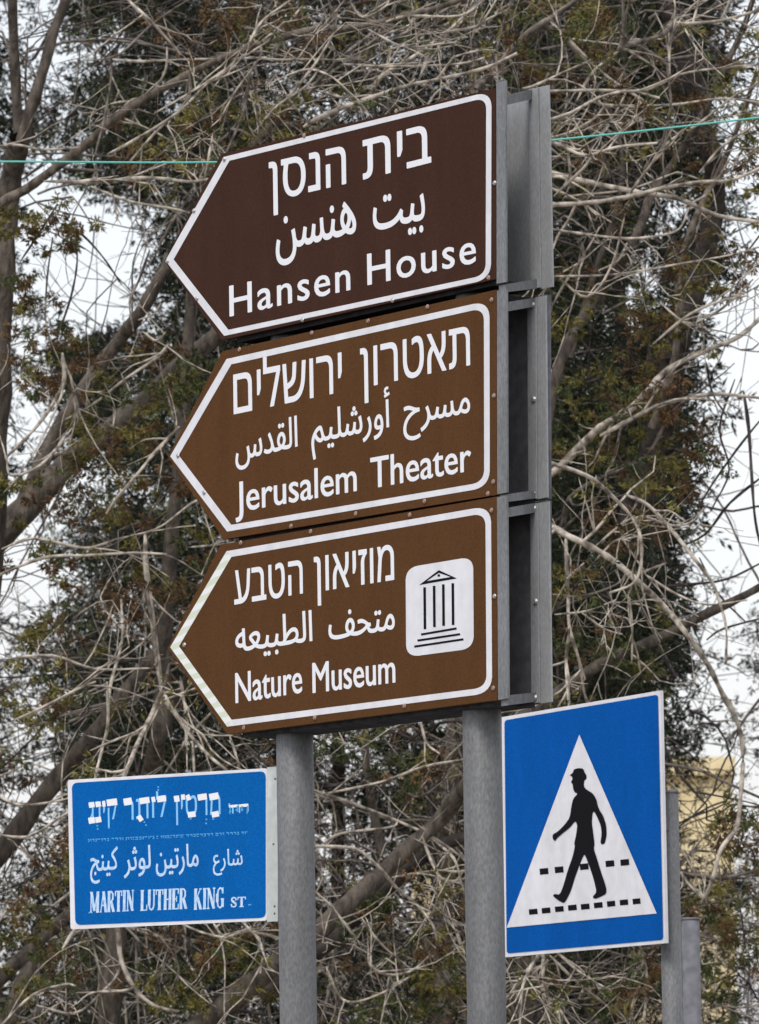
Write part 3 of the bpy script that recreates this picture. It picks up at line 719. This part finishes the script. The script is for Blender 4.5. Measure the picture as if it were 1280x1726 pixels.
# traced branches: (width in pixels, bark, points)
T_L = [  # left
 (6, 0, [(0, 243), (35, 246), (70, 251), (130, 250)]), (8, 0, [(74, 304), (176, 306), (246, 299), (316, 306), (352, 302), (420, 290)]), (6, 0, [(155, 313), (218, 337), (299, 355), (350, 372)]),
 (7, 0, [(190, -30), (218, 0), (253, 32), (306, 91)]), (6, 0, [(176, 98), (240, 104), (299, 102), (450, 98)]), (5, 0, [(281, 77), (278, 120), (246, 162), (186, 176), (150, 200)]),
 (6, 0, [(320, 123), (316, 169), (260, 225), (220, 270)]), (5, 0, [(359, 225), (352, 262), (345, 299)]), (6, 1, [(422, 105), (415, 176), (380, 253), (370, 275)]), (5, 2, [(110, 380), (141, 397), (176, 436), (204, 482)]),
 (6, 1, [(253, 422), (232, 475), (218, 510), (225, 560)]), (6, 1, [(334, 316), (292, 369), (260, 429)]), (6, 0, [(290, 573), (264, 606), (211, 640), (169, 674), (136, 693), (90, 720)]),
 (9, 0, [(105, 595), (109, 644), (87, 686), (56, 727), (10, 770)]), (6, 0, [(120, 650), (132, 689), (132, 716)]), (7, 0, [(301, 719), (260, 761), (233, 798), (192, 847), (170, 880)]),
 (6, 0, [(0, 926), (60, 908), (143, 921), (196, 908), (264, 893), (313, 855), (340, 840)]), (7, 0, [(-20, 976), (75, 942), (143, 934), (226, 932), (280, 935)]), (5, 0, [(316, 921), (360, 918), (395, 915)]),
 (6, 0, [(0, 1111), (87, 1107), (158, 1126), (248, 1124)]), (6, 0, [(20, 1215), (67, 1195), (132, 1160), (160, 1148)]), (7, 0, [(181, 1200), (188, 1149), (203, 1077), (206, 1010)]),
 (7, 1, [(286, 1119), (271, 1160), (211, 1179), (124, 1200), (60, 1222)]), (12, 0, [(245, 896), (245, 964), (256, 1039), (264, 1115), (275, 1180)]), (7, 0, [(180, 1150), (184, 1217), (172, 1262), (161, 1307), (155, 1340)]),
 (11, 0, [(275, 1160), (262, 1190), (240, 1236), (225, 1274), (210, 1307), (200, 1350)]), (8, 0, [(270, 1160), (285, 1187), (319, 1236), (349, 1270), (375, 1292), (410, 1320)]), (7, 0, [(304, 1140), (310, 1180), (319, 1232)]),
 (6, 0, [(326, 1251), (326, 1296), (330, 1340)]), (6, 0, [(386, 1240), (401, 1281), (408, 1310)]), (6, 0, [(-10, 1340), (37, 1356), (97, 1350), (120, 1345)]), (6, 0, [(-10, 1407), (45, 1409), (101, 1380), (125, 1360)]),
 (10, 0, [(188, 1540), (195, 1566), (206, 1619), (225, 1667), (259, 1694), (300, 1705)]), (7, 1, [(229, 1550), (229, 1637), (232, 1740)]), (6, 0, [(60, 1694), (124, 1709), (169, 1675), (199, 1641), (205, 1610)]),
 (6, 0, [(0, 1730), (56, 1675), (109, 1660), (130, 1664)]), (8, 0, [(105, 1600), (124, 1570), (150, 1540)]), (6, 0, [(140, 1555), (150, 1577), (169, 1634)]), (5, 0, [(300, 1555), (340, 1575), (385, 1582)]), (5, 1, [(250, 1555), (296, 1615), (300, 1660)]),
 (6, 0, [(400, 1545), (438, 1592), (442, 1640)]), (6, 0, [(360, 1555), (380, 1580), (430, 1560)]), (5, 1, [(150, 100), (200, 90), (260, 40), (330, -10)]), (5, 0, [(260, 190), (330, 150), (420, 90), (470, 60)]), (6, 0, [(180, 260), (220, 240), (300, 190), (350, 140), (400, 110)]),
 (5, 1, [(160, 260), (175, 200), (190, 120), (180, 60)]), (5, 2, [(100, 560), (120, 500), (130, 440), (128, 390)]), (5, 2, [(75, 540), (80, 470), (88, 400)]), (5, 2, [(35, 440), (60, 400), (95, 345)]), (5, 0, [(235, 540), (260, 530), (272, 510)]), (5, 0, [(240, 560), (262, 572), (280, 555)]), (6, 0, [(120, 720), (90, 760), (60, 790), (20, 800), (10, 770)]),
 (5, 1, [(0, 1060), (60, 1090), (110, 1110), (150, 1160)]), (5, 1, [(60, 1420), (80, 1460), (100, 1500)]), (5, 1, [(0, 1480), (60, 1540), (110, 1560)]),
]
T_M = [  # middle
 (10, 0, [(513, 214), (548, 195), (625, 162), (695, 144), (752, 130), (822, 116), (870, 90)]), (8, 0, [(625, 162), (646, 127), (699, 95), (752, 56), (790, 22), (820, -10)]), (5, 0, [(418, 95), (470, 102), (534, 100), (590, 104)]),
 (6, 0, [(576, 107), (653, 113), (769, 109), (829, 95)]), (5, 0, [(620, 50), (681, 77), (738, 74), (770, 70)]), (5, 0, [(534, 151), (579, 165), (625, 160)]), (7, 1, [(500, 180), (527, 148), (576, 95), (625, 56), (650, 30)]),
 (6, 0, [(420, 70), (442, 35), (485, 0)]), (6, 0, [(650, 36), (688, 28), (773, 26), (815, 0)]), (6, 0, [(740, 54), (762, 53), (800, 46), (822, 32), (850, 20)]), (5, 0, [(420, 60), (440, 90), (400, 150), (370, 200)]), (5, 1, [(550, 140), (545, 90), (550, 40), (540, 0)]),
 (5, 0, [(700, 150), (712, 120), (735, 60)]), (6, 1, [(840, 135), (836, 90), (850, 40)]), (5, 0, [(480, 130), (520, 115), (560, 130), (590, 160)]), (5, 0, [(400, 160), (440, 150), (480, 155)]), (5, 0, [(590, 0), (610, 30), (650, 10), (660, -20)]), (6, 0, [(480, 170), (520, 120), (560, 60), (570, 20)]),
 (5, 0, [(430, 220), (470, 180), (520, 140), (560, 80)]), (5, 0, [(460, 100), (470, 60), (510, 10)]), (5, 0, [(640, 90), (650, 60), (690, 40), (720, 0)]),
 (7, 0, [(520, 1330), (592, 1354), (671, 1382), (716, 1405), (751, 1427), (779, 1449), (820, 1480)]), (6, 0, [(530, 1340), (640, 1319), (719, 1291), (776, 1281), (830, 1270)]), (7, 0, [(510, 1420), (532, 1424), (599, 1433), (640, 1465), (671, 1500), (703, 1525), (728, 1560), (736, 1585)]),
 (6, 0, [(700, 1195), (709, 1218), (722, 1253), (744, 1272)]), (5, 0, [(608, 1547), (640, 1591), (690, 1632)]), (6, 0, [(550, 1630), (558, 1655), (576, 1683), (602, 1688), (652, 1670), (690, 1648)]), (6, 0, [(621, 1601), (627, 1632), (656, 1642), (697, 1636), (728, 1610)]),
 (7, 1, [(570, 1560), (567, 1590), (558, 1655), (542, 1718), (540, 1750)]), (6, 0, [(713, 1408), (728, 1449), (744, 1481), (766, 1487), (778, 1475)]), (6, 0, [(728, 1411), (766, 1449), (780, 1490)]), (6, 0, [(545, 1421), (577, 1405), (659, 1395), (670, 1385)]),
 (5, 0, [(660, 1480), (700, 1472), (745, 1468), (800, 1470)]), (5, 0, [(530, 1500), (560, 1530), (590, 1570)]), (5, 0, [(735, 1500), (750, 1540), (770, 1570)]), (5, 1, [(700, 1540), (715, 1580), (735, 1600)]), (5, 1, [(620, 1345), (650, 1310), (700, 1345), (745, 1320), (765, 1290)]),
]
T_R = [  # right
 (12, 0, [(900, 284), (930, 292), (1006, 309), (1083, 325), (1146, 337), (1210, 362), (1290, 378)]), (10, 0, [(900, 350), (930, 348), (988, 343), (1058, 334), (1129, 313), (1181, 306), (1234, 302), (1290, 280)]),
 (15, 1, [(800, 150), (830, 120), (883, 63), (928, 32), (970, 0), (1000, -30)]), (8, 0, [(928, 35), (981, 88), (1027, 130), (1090, 172)]), (6, 0, [(880, 150), (900, 144), (953, 120), (995, 105)]), (6, 0, [(900, 156), (1006, 151), (1090, 151), (1146, 127), (1217, 113), (1290, 108)]),
 (6, 0, [(1000, 172), (1027, 176), (1129, 176), (1217, 167), (1290, 174)]), (12, 1, [(1040, 85), (1055, 77), (1118, 53), (1140, 20)]), (8, 0, [(1140, 38), (1157, 39), (1217, 35), (1290, 15)]), (5, 0, [(920, 464), (1013, 464), (1076, 457), (1146, 443), (1234, 427), (1290, 412)]),
 (6, 0, [(920, 385), (999, 396), (1055, 403), (1111, 397), (1146, 383), (1164, 350)]), (8, 0, [(900, 258), (935, 240), (985, 262), (1040, 250), (1110, 240)]), (7, 0, [(910, 205), (960, 190), (1010, 165), (1060, 155), (1110, 165)]), (6, 0, [(900, 235), (950, 225), (1000, 200), (1020, 180)]), (6, 0, [(1025, 205), (1060, 207), (1090, 200)]),
 (14, 0, [(925, 805), (947, 783), (1012, 721), (1056, 692), (1093, 659), (1129, 623), (1195, 590), (1246, 568), (1290, 530)]), (10, 0, [(1010, 735), (1063, 707), (1104, 685), (1158, 670), (1213, 663), (1290, 671)]), (8, 0, [(905, 775), (925, 780), (987, 802), (1023, 824), (1063, 871), (1082, 908), (1082, 951), (1067, 984), (1027, 999)]),
 (12, 0, [(925, 885), (954, 900), (994, 919), (1034, 944), (1078, 981), (1122, 1024), (1158, 1068), (1195, 1119), (1217, 1170), (1245, 1220), (1252, 1273), (1248, 1340), (1241, 1396), (1217, 1431), (1203, 1484), (1185, 1523)]),
 (8, 0, [(1056, 835), (1093, 853), (1133, 893), (1169, 937), (1202, 981), (1213, 1017), (1222, 1060), (1224, 1120)]), (8, 0, [(954, 900), (954, 951), (958, 1006), (961, 1061), (976, 1116), (987, 1170), (1000, 1210)]), (8, 0, [(961, 1061), (954, 1116), (956, 1180)]),
 (10, 1, [(948, 900), (950, 886), (961, 842), (1005, 809), (1056, 787), (1093, 765), (1115, 725), (1133, 689)]), (6, 0, [(1063, 1006), (1067, 1060), (1067, 1119)]), (6, 2, [(1085, 992), (1158, 986), (1224, 977), (1290, 945)]), (8, 2, [(1255, 660), (1264, 725), (1268, 805), (1275, 878), (1290, 940)]),
 (6, 0, [(1176, 1554), (1175, 1625), (1199, 1688), (1252, 1698), (1290, 1690)]), (10, 1, [(1110, 1465), (1139, 1470), (1210, 1480), (1270, 1466), (1300, 1450)]), (8, 1, [(1110, 1284), (1182, 1298), (1227, 1319), (1290, 1350)]),
 (7, 0, [(915, 1605), (904, 1618), (876, 1656), (850, 1690)]), (7, 0, [(908, 1605), (883, 1660), (876, 1740)]), (9, 0, [(918, 1600), (914, 1660), (921, 1712), (930, 1740)]), (7, 0, [(916, 1655), (935, 1688), (960, 1730)]), (6, 0, [(925, 1610), (971, 1656), (1016, 1691)]), (6, 0, [(930, 1600), (985, 1642), (1062, 1688)]),
 (7, 0, [(1080, 1590), (1090, 1649), (1086, 1715), (1080, 1740)]), (6, 0, [(1180, 1500), (1190, 1520), (1160, 1490), (1150, 1470)]), (5, 2, [(1190, 610), (1200, 660), (1225, 700)]), (5, 2, [(1240, 640), (1215, 720), (1230, 790), (1200, 860)]), (5, 2, [(1290, 700), (1240, 760), (1190, 830), (1160, 900)]), (6, 2, [(1290, 800), (1230, 850), (1190, 900), (1140, 925)]),
 (5, 0, [(1005, 920), (1040, 890), (1070, 870)]), (5, 0, [(990, 960), (1040, 912), (1065, 912)]), (5, 1, [(930, 1000), (980, 1005), (1040, 985), (1060, 960)]), (5, 0, [(935, 1035), (990, 1030), (1040, 1010)]), (5, 0, [(1090, 870), (1130, 885), (1165, 880), (1195, 850)]), (6, 0, [(1125, 950), (1090, 962), (1060, 975)]),
 (5, 0, [(980, 1030), (1020, 1060), (1050, 1070)]), (5, 0, [(1090, 970), (1140, 1000), (1190, 1020), (1260, 1010)]), (5, 0, [(955, 975), (985, 950)]), (5, 2, [(1180, 940), (1210, 1000), (1260, 1050)]), (5, 2, [(1290, 1040), (1220, 1060), (1190, 1080)]),
 (6, 0, [(935, 330), (985, 280), (1000, 255)]), (6, 0, [(1090, 290), (1130, 240), (1180, 210), (1240, 160), (1290, 140)]), (6, 0, [(1180, 290), (1220, 245), (1275, 210)]), (5, 0, [(1150, 350), (1190, 330), (1210, 300), (1230, 270)]), (6, 0, [(970, 170), (1000, 120), (1060, 70), (1090, 20)]), (7, 0, [(1130, 125), (1128, 80), (1140, 30)]),
 (5, 0, [(980, 400), (985, 430), (975, 460)]), (5, 0, [(1010, 455), (1040, 440), (1060, 410)]), (5, 0, [(945, 470), (990, 500), (1030, 450), (1055, 360)]), (6, 0, [(1100, 580), (1160, 530), (1210, 510), (1260, 500)]), (6, 0, [(1170, 545), (1220, 520), (1270, 470)]), (5, 0, [(1115, 510), (1150, 540), (1190, 550)]), (5, 0, [(930, 520), (950, 480), (990, 420), (1010, 380)]),
]
# clumps of scale leaves seen on the twigs: (u, v, radius in pixels, kind)
CL = [(300, 215, 60, 'o'), (330, 190, 45, 'r'), (450, 205, 50, 'o'), (485, 195, 45, 'o'), (250, 255, 45, 'r'), (480, 50, 50, 'r'), (470, 30, 40, 'g'), (420, 20, 40, 'r'), (350, 40, 50, 'r'), (100, 370, 45, 'o'), (110, 400, 30, 'r'), (35, 470, 50, 'o'), (20, 370, 40, 'o'), (50, 520, 40, 'r'),
 (950, 50, 70, 'o'), (985, 35, 70, 'g'), (1015, 90, 55, 'r'), (1050, 50, 50, 'o'), (900, 110, 40, 'r'), (920, 95, 50, 'g'), (1060, 165, 50, 'r'), (1155, 150, 40, 'r'), (1240, 110, 50, 'o'), (1265, 270, 50, 'o'), (1245, 285, 45, 'r'), (1200, 460, 55, 'o'), (1235, 440, 45, 'r'), (1170, 490, 55, 'r'), (1090, 545, 55, 'r'), (1110, 565, 45, 'o'), (970, 530, 40, 'o'),
 (1130, 700, 60, 'r'), (1145, 760, 60, 'o'), (1090, 730, 50, 'o'), (1060, 760, 60, 'o'), (1170, 770, 50, 'r'), (1000, 670, 55, 'g'), (960, 680, 50, 'o'), (1060, 640, 50, 'g'), (1010, 760, 50, 'r'), (945, 990, 40, 'o'), (1030, 1060, 60, 'g'), (1080, 1140, 50, 'g'), (1000, 1090, 50, 'g'), (1100, 880, 50, 'r'), (1030, 890, 50, 'r'),
 (1250, 1400, 55, 'o'), (1265, 1380, 40, 'r'), (1230, 1420, 45, 'r'), (1220, 1545, 60, 'o'), (1195, 1590, 50, 'g'), (1200, 1530, 35, 'r'), (1260, 1600, 60, 'o'), (1240, 1690, 50, 'g'), (1105, 1620, 30, 'r'), (1055, 1660, 40, 'g'),
 (240, 650, 55, 'o'), (200, 710, 55, 'o'), (260, 610, 50, 'r'), (150, 740, 45, 'o'), (215, 740, 50, 'r'), (280, 650, 45, 'g'), (310, 640, 40, 'g'), (160, 850, 55, 'r'), (190, 880, 45, 'o'), (180, 800, 50, 'o'), (120, 600, 50, 'r'), (60, 610, 50, 'r'), (110, 580, 35, 'g'), (90, 640, 40, 'r'), (30, 830, 35, 'o'), (220, 980, 50, 'r'), (215, 1020, 40, 'r'), (340, 920, 45, 'o'), (300, 985, 45, 'o'), (270, 850, 40, 'r'), (120, 1030, 50, 'r'), (60, 1080, 45, 'o'), (70, 940, 40, 'r'), (100, 1170, 55, 'o'), (60, 1200, 40, 'o'), (330, 1000, 40, 'r'),
 (25, 1560, 55, 'o'), (60, 1600, 45, 'g'), (95, 1480, 55, 'o'), (110, 1450, 40, 'r'), (100, 1640, 55, 'r'), (60, 1650, 45, 'o'), (20, 1300, 45, 'r'), (400, 1600, 50, 'o'), (420, 1580, 45, 'r'), (380, 1620, 40, 'o'), (330, 1620, 40, 'r'), (300, 1655, 50, 'g'), (280, 1690, 45, 'o'), (745, 1600, 38, 'r'), (750, 1640, 42, 'o'), (740, 1690, 45, 'g'), (660, 1540, 40, 'o'), (640, 1530, 30, 'g'), (700, 1690, 50, 'g'), (670, 1290, 40, 'g'), (590, 1250, 45, 'g'), (720, 1290, 40, 'r'), (620, 1680, 50, 'g')]
KIND = {'o': 0, 'r': 1, 'g': 2, 'd': 3}
LM = [M['olive'], M['rust'], M['green'], M['deep']]
TM = [M['twig'], M['twig_grey'], M['twig_dark']]

def tree(name, loc, label, group='trees behind the signs'):
    return thing(name, loc, label, 'tree', group)

def foot(u, v, d): p = P(u, v, d); return (p[0], p[1], -0.03)

def dress(root, traced, region, fill, dists, dirs, clumps, d0, extra=0):
    """twigs (traced and filled in) and crown of one tree"""
    T = Tubes(); L = Leaves(); tips = []
    for w, k, pts in traced:
        d = d0 + rng.uniform(-0.7, 0.5) + k * 0.4
        path = px_path(pts, d, wob=0.10); n = len(path)
        r = np.linspace(1.0, 0.55, n) * w * d / FPX / 2 * (1 + 0.09 * rng.normal(size=n)); r[:3] *= (0.4, 0.7, 0.92)
        T.add(path, r, 6, k)
        for _ in range(rng.integers(2, 6)):
            i = rng.integers(1, n - 1); uu = proj(path[i])
            if openness(uu[0], uu[1]) > 0.55: continue
            dd = path[i + 1] - path[i]; dd = dd / (np.linalg.norm(dd) + 1e-9) + rng.normal(size=3) * 0.7
            twig(T, path[i], dd, rng.uniform(.10, .42), w * d / FPX / 2 * 0.55, k, 0.4, 0.5, 1, tips)
    (u0, u1, v0, v1) = region
    done = 0
    while done < fill:
        u, v = rng.uniform(u0, u1), rng.uniform(v0, v1); done += 1
        d = rng.uniform(*dists)
        a = rng.normal(dirs[0], dirs[1]); q = np.array([math.cos(a), rng.normal() * 0.4, math.sin(a)]) * rng.choice([1, 1, -1])
        ln = rng.uniform(.3, 1.3)
        ends = [openness(u + q[0] * ln * t * FPX / d, v - q[2] * ln * t * FPX / d) for t in (0, .5, 1)]
        if rng.random() < max(ends) * 1.02: continue
        k = rng.choice([0, 1, 1, 1, 2, 2, 2])
        twig(T, P(u, v, d), q, ln, rng.uniform(.0018, .0056), k, 0.4, 0.45, 2 if rng.random() < .4 else 1, tips)
    T.build('twigs', TM, root)['kind'] = 'stuff'
    for u, v, r, k in clumps:
        d = d0 + rng.uniform(0.1, 0.8); rw = r * d / FPX
        for _ in range(8):
            o = rng.normal(size=3) * rw * np.array([0.75, 0.9, 0.6])
            mi = KIND[k] if rng.random() < 0.66 else rng.integers(0, 3)
            L.tuft(P(u, v, d) + o, rw * rng.uniform(.2, .38), 140, mi, 1.2, 0.5, 0.7)
    sel = rng.random(len(tips)) < 0.07
    for p, y in zip(tips, sel):
        if y:
            u, v, _ = proj(p)
            if rng.random() > openness(u, v) * 0.8: L.tuft(p, rng.uniform(.03, .06), 70, rng.choice([0, 0, 1, 1, 2, 3]), 1.5)
    o = L.build('crown', LM, root)
    return root

# left tree with the grey upright trunk at the picture's left edge
t = tree('tangled_tree', foot(-40, 1726, 20.6), 'tree with a thick upright grey trunk at the left edge, forking near the top')
limb('trunk', [(-70, 2300), (-55, 1726), (-40, 1200), (-22, 900), (-12, 700), (-4, 560), (4, 430), (18, 320), (34, 235)], 84, 34, 20.6, M['bark'], t, foot(-75, 2300, 20.6))
limb('limb', [(34, 240), (26, 150), (22, 60), (20, -60), (30, -300)], 20, 12, 20.6, M['bark'], t)
limb('limb', [(36, 240), (50, 195), (72, 120), (92, 50), (125, -40), (170, -250)], 22, 14, 20.6, M['bark'], t)
limb('limb', [(-40, 380), (0, 342), (40, 322), (72, 304), (141, 243), (211, 186), (299, 134), (352, 109), (450, 70), (533, 49), (593, 47), (680, 28), (769, 0), (840, -40)], 17, 9, 19.8, M['bark_tan'], t)
dress(t, T_L[:13] + T_L[45:52], (-900, 520, -500, 640), 230, (20.9, 24.0), (0.6, 0.6), [c for c in CL if c[0] < 520 and c[1] < 560], 19.9)
# leaning tree, diagonal limbs left of the middle sign
t = tree('tangled_tree', foot(-420, 1726, 22), 'leaning tree whose thick bare limbs slant up behind the point of the middle brown sign')
limb('trunk', [(-420, 2300), (-330, 1500), (-160, 1080), (-60, 965), (0, 905), (60, 842), (110, 785), (165, 742), (240, 680), (310, 612), (372, 560), (470, 470), (600, 330)], 64, 24, 21.3, M['bark'], t, foot(-425, 2300, 21.3))
limb('limb', [(30, 868), (60, 800), (82, 750), (120, 690), (165, 620), (200, 575), (238, 525), (275, 460), (300, 415), (360, 330), (470, 200)], 30, 16, 21.8, M['bark'], t)
limb('limb', [(-60, 1500), (0, 1440), (60, 1362), (110, 1292), (142, 1258), (200, 1180), (260, 1100)], 40, 22, 20.8, M['bark'], t)
limb('limb', [(-60, 1710), (0, 1650), (60, 1592), (110, 1545), (160, 1500), (240, 1430)], 26, 16, 21.2, M['bark'], t)
limb('limb', [(-30, 1830), (10, 1726), (40, 1660), (60, 1600), (75, 1540)], 36, 22, 22.2, M['bark'], t)
dress(t, T_L[13:22] + T_L[52:], (-900, 520, 560, 1180), 260, (21.2, 24.2), (0.35, 0.8), [c for c in CL if c[0] < 520 and 560 <= c[1] < 1180], 19.9)
# brown upright trunk behind the street name plate
t = tree('tangled_tree', foot(186, 1726, 22.4), 'tree with a brown upright trunk rising behind the blue street name plate')
limb('trunk', [(160, 2300), (182, 1760), (190, 1640), (205, 1500), (232, 1380), (255, 1300), (268, 1230), (275, 1150), (278, 1060), (290, 900), (310, 700), (330, 400)], 46, 18, 20.9, M['bark'], t, foot(158, 2300, 20.9))
limb('limb', [(262, 1270), (300, 1180), (340, 1080), (380, 980)], 16, 10, 22.2, M['bark_dark'], t)
dress(t, T_L[22:45], (-900, 520, 1120, 2300), 380, (21.0, 24.2), (-0.2, 1.0), [c for c in CL if c[0] < 520 and c[1] >= 1180], 19.9)
# the trunk leaning across between the two posts
t = tree('tangled_tree', foot(60, 1900, 22.5), 'tree leaning far over to the right, its thick trunk crossing between the two grey posts')
limb('trunk', [(-120, 2300), (60, 1905), (200, 1812), (320, 1742), (405, 1672), (470, 1621), (533, 1573), (590, 1522), (640, 1478), (690, 1430), (745, 1375), (800, 1300), (860, 1228), (940, 1167), (1020, 1117), (1100, 1080), (1180, 1040), (1290, 985), (1420, 900), (1600, 760), (1750, 690), (1900, 560)], 48, 6, 20.2, M['bark'], t, foot(-125, 2300, 20.2))
limb('limb', [(440, 1680), (533, 1605), (590, 1556), (640, 1512), (700, 1455), (760, 1420), (850, 1400)], 34, 18, 20.5, M['bark_dark'], t)
limb('limb', [(645, 1440), (630, 1370), (618, 1300), (612, 1230), (606, 1100), (590, 800)], 16, 10, 22.6, M['bark'], t)
dress(t, T_M[21:], (480, 900, 1130, 2300), 330, (21.2, 24.2), (-0.3, 1.0), [c for c in CL if 520 <= c[0] < 860 and c[1] > 1100], 19.9)
# pale upright trunk between the posts
t = tree('bare_tree', foot(760, 1726, 24.5), 'tree with a pale tan upright trunk half hidden by the right grey post')
limb('trunk', [(745, 2300), (752, 1500), (756, 1380), (760, 1300), (768, 1180), (775, 900), (790, 500), (800, 100)], 34, 20, 24.4, M['bark_tan'], t, foot(745, 2300, 24.4))
dress(t, T_M[:21], (380, 1000, -600, 420), 380, (20.9, 24.0), (0.45, 0.6), [c for c in CL if 520 <= c[0] < 860 and c[1] <= 1100], 19.9)
# right tree, forked stems against the dark cypress
t = tree('tangled_tree', foot(905, 1726, 22), 'tree with slim forked stems and wiry twigs in front of the dark cypress')
limb('trunk', [(880, 2300), (885, 1500), (895, 1100), (912, 800), (946, 610), (1013, 492), (1055, 429), (1083, 373), (1097, 327), (1139, 267), (1182, 197), (1217, 123), (1252, 53), (1290, -60)], 26, 8, 21.4, M['bark'], t, foot(880, 2300, 21.4))
limb('limb', [(1100, 720), (1139, 600), (1146, 457), (1167, 387), (1185, 337), (1217, 281), (1245, 211), (1275, 120)], 14, 7, 21.2, M['bark_tan'], t)
limb('limb', [(960, 600), (1000, 470), (1040, 350), (1050, 260), (1020, 160)], 12, 6, 22.0, M['bark'], t)
limb('limb', [(1060, 900), (1110, 720), (1150, 560), (1188, 430), (1204, 330), (1196, 240), (1165, 130), (1120, 0), (1090, -160)], 46, 24, 23.6, M['bark_dark'], t)
dress(t, T_R, (860, 2100, -500, 1180), 330, (21.0, 24.0), (0.3, 0.8), [c for c in CL if c[0] >= 860 and c[1] < 1200], 19.9)
# tree behind the crossing sign
t = tree('tangled_tree', foot(1400, 1726, 23), 'thin twiggy tree behind the crossing sign with drooping twigs and yellow green sprays')
limb('trunk', [(1380, 2300), (1375, 1800), (1350, 1500), (1330, 1200), (1345, 900), (1330, 600), (1350, 250), (1340, -100)], 40, 5, 22.6, M['bark'], t, foot(1382, 2300, 22.6))
dress(t, [], (860, 2100, 1180, 2300), 560, (20.6, 24.8), (-0.2, 1.0), [c for c in CL if c[0] >= 860 and c[1] >= 1200], 19.9)

# dark conifers further back: (name, label, trunk u, distance, crown region, tufts, kinds)
def conifer(name, label, u, d, region, n, size, prob, dd):
    t = thing(name, foot(u, 1726, d), label, 'tree', 'dark conifers in the background')
    limb('trunk', [(u, 2300), (u + 6, 1726), (u + 10, 1000), (u + 5, 300), (u, -300)], 34, 12, d, M['bark_dark'], t, foot(u, 2300, d))
    L = Leaves(); T = Tubes(); u0, u1, v0, v1 = region; k = 0
    while k < n:
        a, b = rng.uniform(u0, u1), rng.uniform(v0, v1); k += 1
        if rng.random() > prob(a, b): continue
        L.tuft(P(a, b, d + rng.uniform(-dd, dd)), rng.uniform(.06, .11), 126, rng.choice([3, 3, 3, 3, 2]), size)
        if rng.random() < 0.55: L.tuft(P(a, b, d + dd + rng.uniform(0, 0.8)), rng.uniform(.07, .12), 126, 3, size * 1.75)
        if rng.random() < 0.25: twig(T, P(a, b, d - rng.uniform(0, dd)), rng.normal(size=3), rng.uniform(.3, .7), .003, rng.choice([1, 2, 2]), .3, .4, 0)
    T.build('twigs', TM, t)['kind'] = 'stuff'
    L.build('crown', LM, t)
wob = lambda v: 22 * math.sin(v * 0.021) + 14 * math.sin(v * 0.057 + 1) + 9 * math.sin(v * .13)
def p_cyp(u, v):
    edge = 1190 + wob(v) - max(0, (v - 850)) * 0.10
    if u > edge: return 0.0
    return 1.0 - 0.9 * openness(u, v)
conifer('cypress_tree', 'dense dark cypress standing against the white sky, right of the brown signs', 1040, 26.2, (860, 1240, -500, 2200), 4800, 1.4, p_cyp, 0.8)
p_all = lambda u, v: 1.0 - openness(u, v)
conifer('conifer_tree', 'dark green conifer filling the background above and behind the brown signs', 560, 27.5, (120, 960, -600, 2200), 5800, 1.4, p_all, 1.0)
conifer('conifer_tree', 'dull green conifer in the background behind the tips of the arrow signs', -170, 29, (-900, 380, -600, 2200), 5600, 1.4, lambda u, v: (0.85 if v < 1100 else 1.0) * (1 - openness(u, v)), 1.0)
conifer('conifer_tree', 'distant thin conifer at the lower right, sky showing between its sprays', 1500, 30, (1080, 2200, 950, 2300), 2600, 1.2, lambda u, v: (0.55 if v < 1450 else 0.95) * (1 - 0.8 * openness(u, v)), 1.2)
